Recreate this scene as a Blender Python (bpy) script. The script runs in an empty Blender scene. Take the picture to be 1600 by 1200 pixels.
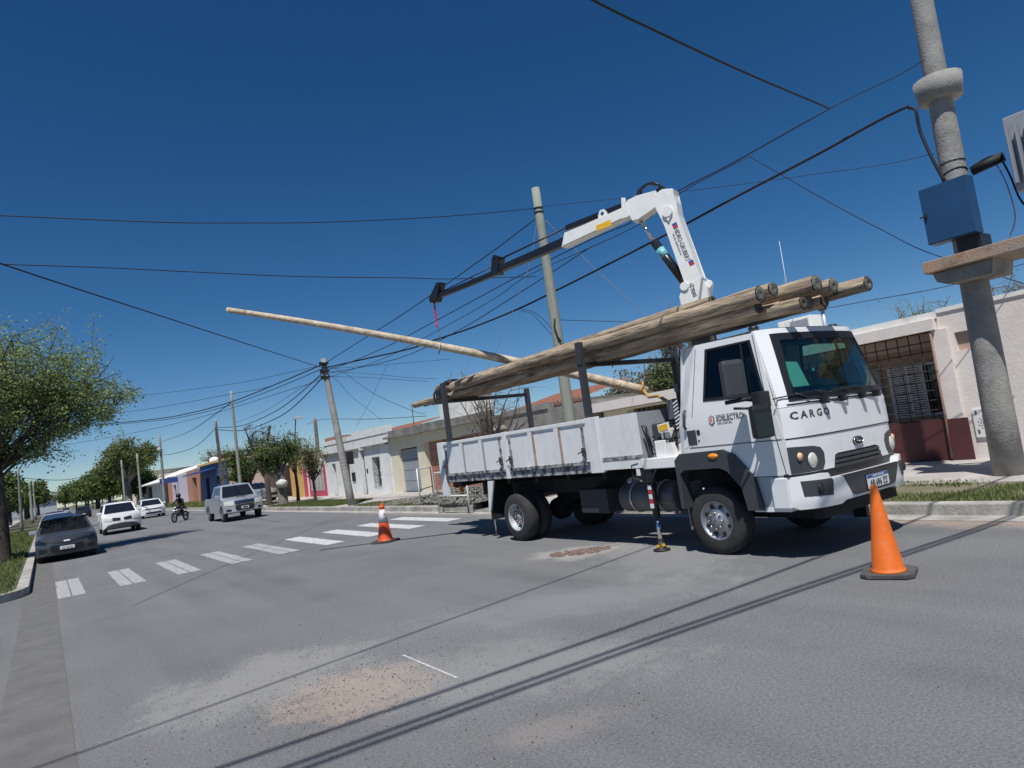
import bpy, bmesh, math, random
from mathutils import Vector, Matrix, noise
R = math.radians
scene = bpy.context.scene
col = scene.collection

# ------------------------------------------------------------------ camera
def rotmat(yaw, pitch, roll):
    y, p, r = R(yaw), R(pitch), R(roll)
    fwd = Vector((math.sin(y)*math.cos(p), math.cos(y)*math.cos(p), math.sin(p)))
    right = Vector((math.cos(y), -math.sin(y), 0)); up = right.cross(fwd)
    rr = right*math.cos(r) - up*math.sin(r); uu = right*math.sin(r) + up*math.cos(r)
    m = Matrix((rr, uu, -fwd)).transposed()
    return m
cd = bpy.data.cameras.new('camera'); cam = bpy.data.objects.new('camera', cd); col.objects.link(cam)
cd.sensor_width = 36; cd.lens = 36*1060/1600; cd.clip_end = 3000; cd.clip_start = 0.05
m = rotmat(35.165, 5.074, 7.8).to_4x4(); m.translation = Vector((0, 0, 1.6)); cam.matrix_world = m
scene.camera = cam

# ------------------------------------------------------------------ sky, sun, exposure
w = bpy.data.worlds.new('World'); scene.world = w; w.use_nodes = True
nt = w.node_tree; nt.nodes.clear()
sky = nt.nodes.new('ShaderNodeTexSky'); sky.sky_type = 'NISHITA'; sky.sun_disc = False
SUN_EL = 62.0
sky.sun_elevation = R(SUN_EL); sky.sun_rotation = R(225); sky.altitude = 400
sky.air_density = 0.75; sky.dust_density = 0.05; sky.ozone_density = 3.0
gm = nt.nodes.new('ShaderNodeGamma'); gm.inputs['Gamma'].default_value = 1.0
hs = nt.nodes.new('ShaderNodeHueSaturation'); hs.inputs['Saturation'].default_value = 1.3; hs.inputs['Value'].default_value = 1.0
bg = nt.nodes.new('ShaderNodeBackground'); bg.inputs['Strength'].default_value = 0.078
out = nt.nodes.new('ShaderNodeOutputWorld')
nt.links.new(sky.outputs[0], gm.inputs[0]); nt.links.new(gm.outputs[0], hs.inputs['Color'])
nt.links.new(hs.outputs[0], bg.inputs['Color']); nt.links.new(bg.outputs[0], out.inputs[0])
sd = bpy.data.lights.new('sun', 'SUN'); sun = bpy.data.objects.new('sun', sd); col.objects.link(sun)
sd.energy = 4.9; sd.angle = R(0.55); sd.color = (1.0, 0.97, 0.93)
h = math.cos(R(SUN_EL))*math.sqrt(.5)
sun.rotation_euler = Vector((-h, -h, math.sin(R(SUN_EL)))).to_track_quat('Z', 'Y').to_euler()
scene.view_settings.view_transform = 'Standard'; scene.view_settings.look = 'None'
scene.view_settings.exposure = 0.0; scene.view_settings.gamma = 1.0

# ------------------------------------------------------------------ materials
def mat(name, c, rough=.6, metal=0., var=0., scale=3., bump=0., bscale=40., c2=None, spec=.5, stretch=None, dirt=None, dscale=6., damt=.5, dpos=.52):
    """procedural material: base colour varied by noise, optional second colour, fine bump, grime patches"""
    m = bpy.data.materials.new(name); m.use_nodes = True; t = m.node_tree; n = t.nodes; l = t.links
    b = n['Principled BSDF']; b.inputs['Roughness'].default_value = rough; b.inputs['Metallic'].default_value = metal
    b.inputs['Specular IOR Level'].default_value = spec
    b.inputs['Base Color'].default_value = (*c, 1)
    tc = n.new('ShaderNodeTexCoord'); src = tc.outputs['Object']
    if stretch:
        mp = n.new('ShaderNodeMapping'); mp.inputs['Scale'].default_value = stretch; l.new(src, mp.inputs[0]); src = mp.outputs[0]
    cur = None
    if var or c2:
        nz = n.new('ShaderNodeTexNoise'); nz.inputs['Scale'].default_value = scale; nz.inputs['Detail'].default_value = 6; nz.inputs['Roughness'].default_value = .65
        l.new(src, nz.inputs['Vector'])
        rp = n.new('ShaderNodeValToRGB'); rp.color_ramp.elements[0].position = .32; rp.color_ramp.elements[1].position = .68
        a = c2 if c2 else tuple(x*(1-var) for x in c); bb = c if c2 else tuple(min(1, x*(1+var)) for x in c)
        rp.color_ramp.elements[0].color = (*a, 1); rp.color_ramp.elements[1].color = (*bb, 1)
        l.new(nz.outputs['Fac'], rp.inputs[0]); cur = rp.outputs[0]
    if dirt:
        nz = n.new('ShaderNodeTexNoise'); nz.inputs['Scale'].default_value = dscale; nz.inputs['Detail'].default_value = 8; nz.inputs['Roughness'].default_value = .7
        l.new(src, nz.inputs['Vector'])
        rp = n.new('ShaderNodeValToRGB'); rp.color_ramp.elements[0].position = dpos; rp.color_ramp.elements[1].position = dpos+.16
        rp.color_ramp.elements[0].color = (0, 0, 0, 1); rp.color_ramp.elements[1].color = (damt, damt, damt, 1)
        l.new(nz.outputs['Fac'], rp.inputs[0])
        mx = n.new('ShaderNodeMixRGB'); l.new(rp.outputs[0], mx.inputs[0])
        if cur: l.new(cur, mx.inputs[1])
        else: mx.inputs[1].default_value = (*c, 1)
        mx.inputs[2].default_value = (*dirt, 1); cur = mx.outputs[0]
    if cur: l.new(cur, b.inputs['Base Color'])
    if bump:
        nz = n.new('ShaderNodeTexNoise'); nz.inputs['Scale'].default_value = bscale; nz.inputs['Detail'].default_value = 5
        l.new(src, nz.inputs['Vector'])
        bp = n.new('ShaderNodeBump'); bp.inputs['Strength'].default_value = bump; bp.inputs['Distance'].default_value = .02
        l.new(nz.outputs['Fac'], bp.inputs['Height']); l.new(bp.outputs[0], b.inputs['Normal'])
    return m
def glassmat(name, tint, fac=.75, rough=.02):
    m = bpy.data.materials.new(name); m.use_nodes = True; t = m.node_tree; n = t.nodes; l = t.links; n.clear()
    o = n.new('ShaderNodeOutputMaterial'); g = n.new('ShaderNodeBsdfGlossy'); g.inputs['Roughness'].default_value = rough
    tr = n.new('ShaderNodeBsdfTransparent'); tr.inputs['Color'].default_value = (*tint, 1)
    lw = n.new('ShaderNodeLayerWeight'); lw.inputs['Blend'].default_value = .5
    pw = n.new('ShaderNodeMath'); pw.operation = 'POWER'; l.new(lw.outputs['Facing'], pw.inputs[0]); pw.inputs[1].default_value = 4
    fr = n.new('ShaderNodeMath'); fr.operation = 'MULTIPLY_ADD'; l.new(pw.outputs[0], fr.inputs[0]); fr.inputs[1].default_value = .7; fr.inputs[2].default_value = .045
    mx = n.new('ShaderNodeMixShader'); l.new(fr.outputs[0], mx.inputs[0]); l.new(tr.outputs[0], mx.inputs[1]); l.new(g.outputs[0], mx.inputs[2])
    l.new(mx.outputs[0], o.inputs[0]); return m
M = {}
M['truck'] = mat('truck_paint', (.75, .76, .765), .28, var=.03, scale=2, dirt=(.45, .45, .44), dscale=2.5, damt=.22)
M['bed'] = mat('bed_paint', (.72, .73, .73), .5, var=.04, scale=4, dirt=(.36, .36, .36), dscale=9, damt=.28, stretch=(1, 1, .4))
M['bedworn'] = mat('worn_rail', (.50, .51, .52), .6, dirt=(.04, .04, .045), dscale=9, damt=.98, var=.2, dpos=.40, scale=9)
M['latch'] = mat('latch_iron', (.06, .06, .065), .6, metal=.3, dirt=(.5, .5, .5), dscale=18, damt=.5)
M['rust'] = mat('rusty_stripe', (.33, .24, .18), .8, var=.25, scale=9)
M['plastic'] = mat('grey_plastic', (.045, .048, .055), .5, var=.1, scale=5)
M['dark'] = mat('black_plastic', (.012, .013, .016), .45)
M['under'] = mat('chassis_black', (.012, .012, .013), .8, var=.3, scale=5)
M['tyre'] = mat('tyre_rubber', (.028, .028, .03), .85, dirt=(.09, .085, .08), dscale=3, damt=.5, bump=.3, bscale=60)
M['rim'] = mat('silver_rim', (.36, .37, .39), .45, metal=.8, var=.12, scale=6, dirt=(.12, .11, .10), dscale=5, damt=.4)
M['rimold'] = mat('dull_rim', (.42, .43, .44), .6, metal=.3, dirt=(.12, .1, .09), dscale=6, damt=.6)
M['crane'] = mat('crane_white', (.80, .80, .77), .35, var=.03, dirt=(.5, .5, .46), dscale=4, damt=.2)
M['craneblk'] = mat('crane_black', (.014, .015, .02), .3)
M['chrome'] = mat('chrome', (.75, .76, .78), .12, metal=1)
M['teal'] = mat('teal_sticker', (.18, .5, .55), .4)
M['yellow'] = mat('yellow_plate', (.78, .45, .02), .5, var=.12, scale=20)
M['blue'] = mat('blue_box', (.015, .065, .16), .45, var=.12, dirt=(.02, .05, .1), damt=.4)
M['blueprint'] = mat('blue_print', (.03, .09, .32), .5)
M['redprint'] = mat('red_print', (.5, .03, .05), .5)
M['blackprint'] = mat('black_print', (.012, .012, .015), .5)
M['greyprint'] = mat('grey_letters', (.12, .13, .14), .4)
M['orangeprint'] = mat('orange_print', (.75, .16, .03), .5)
M['amber'] = mat('amber_lens', (.85, .27, .03), .2)
M['lens'] = mat('lamp_glass', (.55, .56, .5), .12, var=.2, scale=20)
M['plate'] = mat('plate_white', (.72, .74, .76), .4)
M['paper'] = mat('mint_paper', (.32, .66, .62), .6)
M['wood'] = mat('log_wood', (.52, .42, .30), .95, c2=(.20, .15, .11), scale=3.2, stretch=(7, .8, 7), bump=1.0, bscale=6, dirt=(.055, .042, .034), dscale=2.3, damt=.9, dpos=.52, spec=.2)
M['cutshade'] = mat('shaded_cut_wood', (.09, .075, .06), .9, c2=(.05, .04, .035), scale=10, bump=.5)  # cut wood with the shade under the load put into its colour
M['wood2'] = mat('pale_log_wood', (.64, .55, .42), .85, c2=(.36, .27, .18), scale=7, bump=.8, bscale=24, dirt=(.12, .08, .05), dscale=5, damt=.9, dpos=.58)
M['cut'] = mat('cut_wood', (.25, .25, .21), .95, c2=(.07, .08, .07), scale=22, bump=.8, bscale=60, dirt=(.03, .03, .03), dscale=9, damt=.9, spec=.1)
M['strap'] = mat('black_strap', (.012, .013, .018), .6, bump=.5)
M['gold'] = mat('yellow_sling', (.45, .28, .08), .8, var=.3, scale=20)
M['pink'] = mat('pink_chain', (.60, .03, .14), .5)
M['rope'] = mat('light_rope', (.35, .38, .42), .7)
M['cable'] = mat('cable_black', (.008, .009, .013), .7)
M['concrete'] = mat('pole_concrete', (.33, .32, .30), .9, c2=(.22, .215, .205), scale=3, bump=.5, bscale=30, dirt=(.11, .105, .1), dscale=2.2, damt=.5)
M['oldwood'] = mat('grey_pole_wood', (.33, .31, .27), .9, c2=(.2, .19, .17), scale=3, stretch=(6, 6, .5), bump=.5)
M['greenpole'] = mat('greenish_pole_wood', (.36, .38, .32), .9, c2=(.22, .235, .20), scale=3, stretch=(6, 6, .5), bump=.5, dirt=(.08, .085, .08), dscale=3, damt=.5)
M['platform'] = mat('rusty_concrete', (.42, .25, .15), .9, c2=(.30, .27, .24), scale=4, bump=.5, dirt=(.12, .07, .05), dscale=3, damt=.6)
M['cone'] = mat('cone_orange', (.80, .16, .015), .5, var=.08, dirt=(.6, .3, .18), dscale=14, damt=.35)
M['cone2'] = mat('cone_red_orange', (.68, .09, .02), .5, var=.08)
M['conebase'] = mat('cone_base_rubber', (.075, .072, .07), .9, var=.3, bump=.4)
M['conewhite'] = mat('cone_band', (.66, .64, .66), .5, dirt=(.4, .25, .2), damt=.5)
M['wsglass'] = glassmat('windscreen_glass', (.62, .78, .74))
M['shadeglass'] = glassmat('shaded_glass', (.10, .12, .13))  # near side pane: the unlit cab interior is painted into its tint
M['carglass'] = mat('dark_car_glass', (.012, .015, .02), .06, spec=.8)
M['housewhite'] = mat('white_plaster', (.76, .75, .71), .9, var=.06, bump=.2, bscale=20, dirt=(.36, .35, .33), dscale=1.3, damt=.55)
M['oldwhite'] = mat('peeling_plaster', (.74, .75, .74), .9, var=.04, bump=.3, dirt=(.38, .36, .33), dscale=2.4, damt=.45)
M['pinkish'] = mat('rosy_plaster', (.72, .66, .62), .9, var=.04, bump=.25, bscale=25, dirt=(.55, .50, .46), dscale=1.2, damt=.4)
M['cream'] = mat('cream_plaster', (.70, .65, .50), .9, var=.05, bump=.25, dirt=(.50, .45, .33), dscale=1.6, damt=.35)
M['ledge'] = mat('stained_ledge', (.30, .29, .26), .95, c2=(.11, .11, .10), scale=3, bump=.5)
M['greywall'] = mat('unrendered_wall', (.30, .285, .26), .95, c2=(.20, .19, .175), scale=1.6, bump=.8, bscale=18, dirt=(.10, .095, .09), dscale=2.5, damt=.6)
M['maroon'] = mat('maroon_paint', (.085, .024, .025), .6, var=.08)
M['brown'] = mat('brown_render', (.42, .31, .24), .9, var=.1)
M['shutdoor'] = mat('dark_door', (.06, .065, .07), .6, var=.2)
M['greydoor'] = mat('grey_garage_paint', (.28, .31, .35), .6, var=.1, dirt=(.3, .22, .15), damt=.3)
M['louver'] = mat('white_louver', (.66, .66, .66), .6, var=.05)
M['iron'] = mat('dark_iron', (.035, .03, .03), .6, metal=.4)
M['pipe'] = mat('rust_pipe', (.24, .15, .12), .7)
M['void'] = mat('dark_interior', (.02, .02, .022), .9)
M['mustard'] = mat('mustard_plaster', (.62, .38, .12), .9, var=.06, dirt=(.4, .25, .1), damt=.3)
M['magenta'] = mat('crimson_paint', (.50, .07, .12), .8, var=.08)
M['tealpaint'] = mat('teal_door_paint', (.20, .30, .33), .7, var=.1)
M['bluepaint'] = mat('blue_shop_paint', (.02, .06, .22), .6, var=.1)
M['salmon'] = mat('salmon_plaster', (.58, .44, .36), .9, var=.05)
M['lilac'] = mat('lilac_plaster', (.52, .47, .55), .9, var=.05)
M['terra'] = mat('terracotta_render', (.40, .20, .13), .9, var=.1)
M['zinc'] = mat('zinc_sheet', (.50, .53, .56), .5, metal=.3, var=.06)
M['barrier'] = mat('barrier_white', (.70, .69, .67), .5, dirt=(.4, .3, .25), damt=.4)
M['bag'] = mat('white_sack', (.62, .60, .56), .8, var=.1)
M['bark'] = mat('tree_bark', (.085, .07, .058), .95, c2=(.04, .034, .03), scale=6, bump=.8, bscale=20)
M['bark2'] = mat('pale_bark', (.22, .20, .17), .95, c2=(.11, .10, .085), scale=6, bump=.6)
M['twig'] = mat('dry_twig', (.13, .105, .09), .9)
M['kerb'] = mat('kerb_concrete', (.48, .46, .42), .95, c2=(.25, .24, .22), scale=2.5, bump=.5, bscale=25, dirt=(.16, .13, .11), dscale=3, damt=.6)
M['wallpave'] = mat('pavement_concrete', (.52, .48, .44), .95, c2=(.33, .31, .285), scale=1.2, bump=.3, bscale=25, dirt=(.22, .2, .185), dscale=1.5, damt=.4)
M['dirt'] = mat('bare_soil', (.20, .165, .13), 1, c2=(.13, .11, .085), scale=2, bump=.6)
M['skin'] = mat('skin', (.40, .24, .17), .6)
M['cloth'] = mat('black_cloth', (.014, .014, .017), .9)
def leafmat(name, c1, c2):
    m = bpy.data.materials.new(name); m.use_nodes = True; t = m.node_tree; n = t.nodes; l = t.links; n.clear()
    o = n.new('ShaderNodeOutputMaterial'); d = n.new('ShaderNodeBsdfDiffuse'); tr = n.new('ShaderNodeBsdfTranslucent'); mx = n.new('ShaderNodeMixShader'); mx.inputs[0].default_value = .35
    g = n.new('ShaderNodeNewGeometry'); rp = n.new('ShaderNodeValToRGB'); rp.color_ramp.elements[0].color = (*c1, 1); rp.color_ramp.elements[1].color = (*c2, 1)
    l.new(g.outputs['Random Per Island'], rp.inputs[0]); l.new(rp.outputs[0], d.inputs[0]); l.new(rp.outputs[0], tr.inputs[0])
    l.new(d.outputs[0], mx.inputs[1]); l.new(tr.outputs[0], mx.inputs[2]); l.new(mx.outputs[0], o.inputs[0]); return m
M['leafA'] = leafmat('leaf_spring', (.12, .18, .06), (.42, .50, .22))
M['leafB'] = leafmat('leaf_dark', (.045, .08, .025), (.20, .26, .09))
M['leafC'] = leafmat('leaf_olive', (.07, .10, .035), (.24, .28, .11))
M['leafD'] = leafmat('leaf_rusty', (.11, .12, .05), (.30, .26, .13))
M['leafE'] = leafmat('leaf_dry', (.10, .09, .06), (.26, .24, .17))
M['grassA'] = leafmat('grass_blade', (.07, .11, .03), (.26, .29, .12))

# ------------------------------------------------------------------ object helpers
def setp(o, label=None, cat=None, group=None, kind=None):
    if label: o['label'] = label
    if cat: o['category'] = cat
    if group: o['group'] = group
    if kind: o['kind'] = kind
    return o
def thing(name, label, cat, loc=(0, 0, 0), rz=0, group=None):
    o = bpy.data.objects.new(name, None); o.empty_display_size = .2; col.objects.link(o)
    o.location = loc; o.rotation_euler = (0, 0, rz)
    return setp(o, label, cat, group)
class MB:
    def __init__(s): s.bm = bmesh.new(); s.mi = 0; s.sm = False
    def face(s, pts, mi=None):
        vs = [s.bm.verts.new(p) for p in pts]
        f = s.bm.faces.new(vs); f.material_index = s.mi if mi is None else mi; f.smooth = s.sm; return f
    def box(s, lo, hi, M4=None, bev=0):
        (x0, y0, z0), (x1, y1, z1) = lo, hi
        P = [Vector(p) for p in ((x0,y0,z0),(x1,y0,z0),(x1,y1,z0),(x0,y1,z0),(x0,y0,z1),(x1,y0,z1),(x1,y1,z1),(x0,y1,z1))]
        if M4: P = [M4 @ p for p in P]
        v = [s.bm.verts.new(p) for p in P]; fs = []
        for q in ((0,3,2,1),(4,5,6,7),(0,1,5,4),(1,2,6,5),(2,3,7,6),(3,0,4,7)):
            f = s.bm.faces.new([v[i] for i in q]); f.material_index = s.mi; fs.append(f)
        if bev:
            es = {e for f in fs for e in f.edges}
            bmesh.ops.bevel(s.bm, geom=list(es), offset=bev, segments=2, affect='EDGES', profile=.6)
        return s
    def tube(s, pts, rad, n=8, caps=True, smooth=True):
        pts = [Vector(p) for p in pts]; k = len(pts)
        if not hasattr(rad, '__len__'): rad = [rad]*k
        rings = []; prev = None
        for i, p in enumerate(pts):
            t = (pts[min(i+1, k-1)] - pts[max(i-1, 0)]).normalized()
            if prev is None:
                a = Vector((0, 0, 1)) if abs(t.z) < .9 else Vector((1, 0, 0)); u = t.cross(a).normalized()
            else: u = (prev - t*prev.dot(t)).normalized()
            prev = u; v = t.cross(u)
            rings.append([s.bm.verts.new(p + (u*math.cos(2*math.pi*j/n) + v*math.sin(2*math.pi*j/n))*rad[i]) for j in range(n)])
        for a, b in zip(rings, rings[1:]):
            for j in range(n):
                f = s.bm.faces.new((a[j], b[j], b[(j+1) % n], a[(j+1) % n])); f.smooth = smooth; f.material_index = s.mi
        if caps:
            for r_ in (rings[0], rings[-1][::-1]):
                f = s.bm.faces.new(r_); f.material_index = s.mi
        return s
    def cyl(s, a, b, r, n=16, r2=None): return s.tube([a, b], [r, r if r2 is None else r2], n)
    def lathe(s, prof, o=(0,0,0), axis='x', n=28, smooth=True, caps=True):
        """prof: list of (along, radius); revolved about axis through o"""
        o = Vector(o); rings = []
        for a, r_ in prof:
            ring = []
            for j in range(n):
                c, q = math.cos(2*math.pi*j/n)*r_, math.sin(2*math.pi*j/n)*r_
                d = {'x': (a, c, q), 'y': (c, a, q), 'z': (c, q, a)}[axis]
                ring.append(s.bm.verts.new(o + Vector(d)))
            rings.append(ring)
        for a, b in zip(rings, rings[1:]):
            for j in range(n):
                f = s.bm.faces.new((a[j], a[(j+1) % n], b[(j+1) % n], b[j])); f.smooth = smooth; f.material_index = s.mi
        for r_ in ((rings[0], rings[-1]) if caps else ()):
            f = s.bm.faces.new(r_); f.material_index = s.mi
        return s
    def prism(s, poly, f3, d0, d1, bev=0):
        """poly 2D; f3(a,b,d) -> 3D; solid between depths d0 and d1"""
        A = [s.bm.verts.new(f3(a, b, d0)) for a, b in poly]; B = [s.bm.verts.new(f3(a, b, d1)) for a, b in poly]; fs = []
        n = len(poly)
        fs.append(s.bm.faces.new(A)); fs.append(s.bm.faces.new(B[::-1]))
        for i in range(n): fs.append(s.bm.faces.new((A[i], B[i], B[(i+1) % n], A[(i+1) % n])))
        for f in fs: f.material_index = s.mi
        if bev:
            es = {e for f in fs[:2] for e in f.edges}
            bmesh.ops.bevel(s.bm, geom=list(es), offset=bev, segments=2, affect='EDGES')
        return s
    def patch(s, poly, f3, d0, d1, step=.06):
        """polygon on a curved surface f3(a,b,d), thickness from offset d0 (back) to d1 (front)"""
        t = bmesh.new(); t.faces.new([t.verts.new((a, b, 0)) for a, b in poly])
        xs = [p[0] for p in poly]; ys = [p[1] for p in poly]
        for ax, lo, hi in ((0, min(xs), max(xs)), (1, min(ys), max(ys))):
            k = max(1, int((hi-lo)/step))
            for i in range(1, k):
                c = lo+(hi-lo)*i/k; no = (1,0,0) if ax == 0 else (0,1,0); co = (c,0,0) if ax == 0 else (0,c,0)
                bmesh.ops.bisect_plane(t, geom=t.verts[:]+t.edges[:]+t.faces[:], plane_co=co, plane_no=no)
        top = {v: s.bm.verts.new(f3(v.co.x, v.co.y, d1)) for v in t.verts}; bot = {v: s.bm.verts.new(f3(v.co.x, v.co.y, d0)) for v in t.verts}
        for f in t.faces:
            a = s.bm.faces.new([top[v] for v in f.verts]); b = s.bm.faces.new([bot[v] for v in reversed(f.verts)])
            a.smooth = True; a.material_index = b.material_index = s.mi
        for e in t.edges:
            if len(e.link_faces) == 1:
                v0, v1 = e.verts
                f = s.bm.faces.new([s.bm.verts.new(q.co) for q in (top[v0], top[v1], bot[v1], bot[v0])]); f.material_index = s.mi
        t.free(); return s
    def blob(s, c, r, sub=2, jit=.15, seed=0, sc=(1,1,1)):
        q = bmesh.ops.create_icosphere(s.bm, subdivisions=sub, radius=1)
        for v in q['verts']:
            k = 1+jit*noise.noise(v.co*2+Vector((seed, seed*.7, 0)))*2
            v.co = Vector(c)+Vector((v.co.x*sc[0], v.co.y*sc[1], v.co.z*sc[2]))*r*k
        return s
    def build(s, name, mats, parent=None, fix=True, smooth=None):
        if fix: bmesh.ops.recalc_face_normals(s.bm, faces=s.bm.faces[:])
        me = bpy.data.meshes.new(name); s.bm.to_mesh(me); s.bm.free()
        for q in (mats if isinstance(mats, (list, tuple)) else [mats]): me.materials.append(q)
        if smooth: me.shade_smooth()
        o = bpy.data.objects.new(name, me); col.objects.link(o)
        if parent: o.parent = parent
        return o
def text(name, s, mt, parent, loc, xdir, updir, size, ext=.002, bold=0.0, xscale=1.0, shear=0.0, align='LEFT'):
    c = bpy.data.curves.new(name, 'FONT'); c.body = s; c.size = 1; c.extrude = ext/size; c.offset = bold; c.shear = shear; c.align_x = align; c.resolution_u = 2
    t = bpy.data.objects.new('tmp', c); col.objects.link(t)
    me = bpy.data.meshes.new_from_object(t); col.objects.unlink(t); bpy.data.objects.remove(t)
    me.materials.clear(); me.materials.append(mt)
    x = Vector(xdir).normalized(); u = Vector(updir).normalized(); n_ = x.cross(u)
    mm = Matrix((x*size*xscale, u*size, n_*size)).transposed().to_4x4(); mm.translation = Vector(loc)
    me.transform(mm)
    o = bpy.data.objects.new(name, me); col.objects.link(o); o.parent = parent; return o
def children(o): return [c for c in bpy.data.objects if c.parent == o]
def copy_tree(o, parent=None):
    c = o.copy(); col.objects.link(c); c.parent = parent
    for ch in children(o): copy_tree(ch, c)
    return c
def top(o, label, cat, group=None, kind=None): return setp(o, label, cat, group, kind)

# ------------------------------------------------------------------ ground, road, pavements
def sheet(name, x0, y0, x1, y1, z, m_, nx=1, ny=1):
    b = MB()
    for i in range(nx):
        for j in range(ny):
            xa, xb = x0+(x1-x0)*i/nx, x0+(x1-x0)*(i+1)/nx; ya, yb = y0+(y1-y0)*j/ny, y0+(y1-y0)*(j+1)/ny
            b.face([(xa,ya,z),(xb,ya,z),(xb,yb,z),(xa,yb,z)])
    o = b.build(name, m_); o['kind'] = 'structure'; return o
gmx = mat('land', (.13, .13, .07), 1, c2=(.09, .085, .055), scale=.3)
sheet('ground', -900, -900, 900, 1500, -.03, gmx)
def asphalt():
    m = bpy.data.materials.new('asphalt'); m.use_nodes = True; t = m.node_tree; n = t.nodes; l = t.links
    b = n['Principled BSDF']; b.inputs['Roughness'].default_value = .9; b.inputs['Specular IOR Level'].default_value = .25
    g = n.new('ShaderNodeNewGeometry')
    def nz(sc, det=6, ro=.6, src=None):
        q = n.new('ShaderNodeTexNoise'); q.inputs['Scale'].default_value = sc; q.inputs['Detail'].default_value = det; q.inputs['Roughness'].default_value = ro
        l.new(src or g.outputs['Position'], q.inputs['Vector']); return q.outputs['Fac']
    def ramp(f, a, b_, ca=(0,0,0), cb=(1,1,1)):
        r_ = n.new('ShaderNodeValToRGB'); r_.color_ramp.elements[0].position = a; r_.color_ramp.elements[1].position = b_
        r_.color_ramp.elements[0].color = (*ca, 1); r_.color_ramp.elements[1].color = (*cb, 1); l.new(f, r_.inputs[0]); return r_.outputs[0]
    def mix(f, a, b_, mode='MIX'):
        x = n.new('ShaderNodeMixRGB'); x.blend_type = mode
        for i, v in ((0, f), (1, a), (2, b_)):
            if isinstance(v, (tuple, float, int)): x.inputs[i].default_value = (*v, 1) if isinstance(v, tuple) else v
            else: l.new(v, x.inputs[i])
        return x.outputs[0]
    c = ramp(nz(.55, 5), .3, .7, (.128, .131, .136), (.178, .181, .186))
    # stretched tyre-polished streaks along the road
    mp = n.new('ShaderNodeMapping'); mp.inputs['Scale'].default_value = (1.6, .12, 1); l.new(g.outputs['Position'], mp.inputs[0])
    c = mix(ramp(nz(1, 4, .5, mp.outputs[0]), .35, .75), c, (.192, .194, .198), 'MIX')
    sp = ramp(nz(55, 4, .85), .36, .66, (.62, .62, .63), (1.36, 1.36, 1.34)); c = mix(1.0, c, sp, 'MULTIPLY')
    sp2 = ramp(nz(130, 2, .8), .6, .70, (0, 0, 0), (.6, .6, .6)); c = mix(sp2, c, (.36, .35, .33))
    dk = ramp(nz(28, 3, .7), .66, .74, (0, 0, 0), (.6, .6, .6)); c = mix(dk, c, (.05, .05, .055))
    # dust and sand patches swept over the road, each a ragged stain with its own place
    def stain(cx, cy, rx, ry, ang, colr, amt, edge=.5):
        mp = n.new('ShaderNodeMapping'); mp.vector_type = 'TEXTURE'; mp.inputs['Location'].default_value = (cx, cy, 0); mp.inputs['Rotation'].default_value = (0, 0, R(ang)); mp.inputs['Scale'].default_value = (rx, ry, 1)
        l.new(g.outputs['Position'], mp.inputs[0])
        ln = n.new('ShaderNodeVectorMath'); ln.operation = 'LENGTH'; l.new(mp.outputs[0], ln.inputs[0])
        ns = nz(2.2, 8, .75); ad = n.new('ShaderNodeMath'); ad.operation = 'MULTIPLY_ADD'; l.new(ns, ad.inputs[0]); ad.inputs[1].default_value = 2.6; l.new(ln.outputs['Value'], ad.inputs[2])
        gr = nz(48, 3, .9); a2 = n.new('ShaderNodeMath'); a2.operation = 'MULTIPLY_ADD'; l.new(gr, a2.inputs[0]); a2.inputs[1].default_value = 2.6; l.new(ad.outputs[0], a2.inputs[2])
        dv_ = n.new('ShaderNodeMath'); dv_.operation = 'MULTIPLY'; l.new(a2.outputs[0], dv_.inputs[0]); dv_.inputs[1].default_value = 1/5.5
        f = ramp(dv_.outputs[0], (1.75+1.45)/5.5, (1.75+1.45+edge*.8)/5.5, (amt, amt, amt), (0, 0, 0))
        return f, colr
    for args in ((1.35, 5.9, 1.0, .85, 20, (.28, .275, .265), .8), (2.6, 4.4, 1.5, .7, -40, (.28, .28, .275), .55), (1.75, 4.9, .62, .55, -20, (.37, .295, .24), .7),
                 (2.3, 3.25, .5, .2, -20, (.28, .25, .225), .4), (6.4, 6.4, 2.2, .8, 60, (.27, .27, .27), .5), (6.05, 7.5, .75, .55, -45, (.34, .32, .30), .8), (8.9, 17, .45, 7, 0, (.30, .25, .21), .6), (8.9, 3.4, .5, 2.6, 0, (.34, .27, .22), .8),
                 (4.2, 5.4, 1.8, .6, -30, (.245, .247, .25), .5), (4.8, 10.5, 2.5, .9, 60, (.135, .14, .15), .5), (3.2, 13, 2.2, .7, -30, (.14, .145, .155), .5)):
        f, cc = stain(*args); c = mix(f, c, cc)
    # crack
    vo = n.new('ShaderNodeTexVoronoi'); vo.feature = 'DISTANCE_TO_EDGE'; vo.inputs['Scale'].default_value = .16
    dm = n.new('ShaderNodeVectorMath'); dm.operation = 'ADD'; nn = n.new('ShaderNodeTexNoise'); nn.inputs['Scale'].default_value = .9; nn.inputs['Detail'].default_value = 6; l.new(g.outputs['Position'], nn.inputs['Vector'])
    sc_ = n.new('ShaderNodeVectorMath'); sc_.operation = 'SCALE'; sc_.inputs['Scale'].default_value = 1.2; l.new(nn.outputs['Color'], sc_.inputs[0])
    l.new(g.outputs['Position'], dm.inputs[0]); l.new(sc_.outputs[0], dm.inputs[1]); l.new(dm.outputs[0], vo.inputs['Vector'])
    c = mix(ramp(vo.outputs['Distance'], 0.0, .0012, (.10, .10, .10), (0, 0, 0)), c, (.06, .06, .065))
    l.new(c, b.inputs['Base Color'])
    bp = n.new('ShaderNodeBump'); bp.inputs['Strength'].default_value = .5; bp.inputs['Distance'].default_value = .01; l.new(nz(110, 3, .8), bp.inputs['Height']); l.new(bp.outputs[0], b.inputs['Normal'])
    return m
M['asphalt'] = asphalt()
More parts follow.
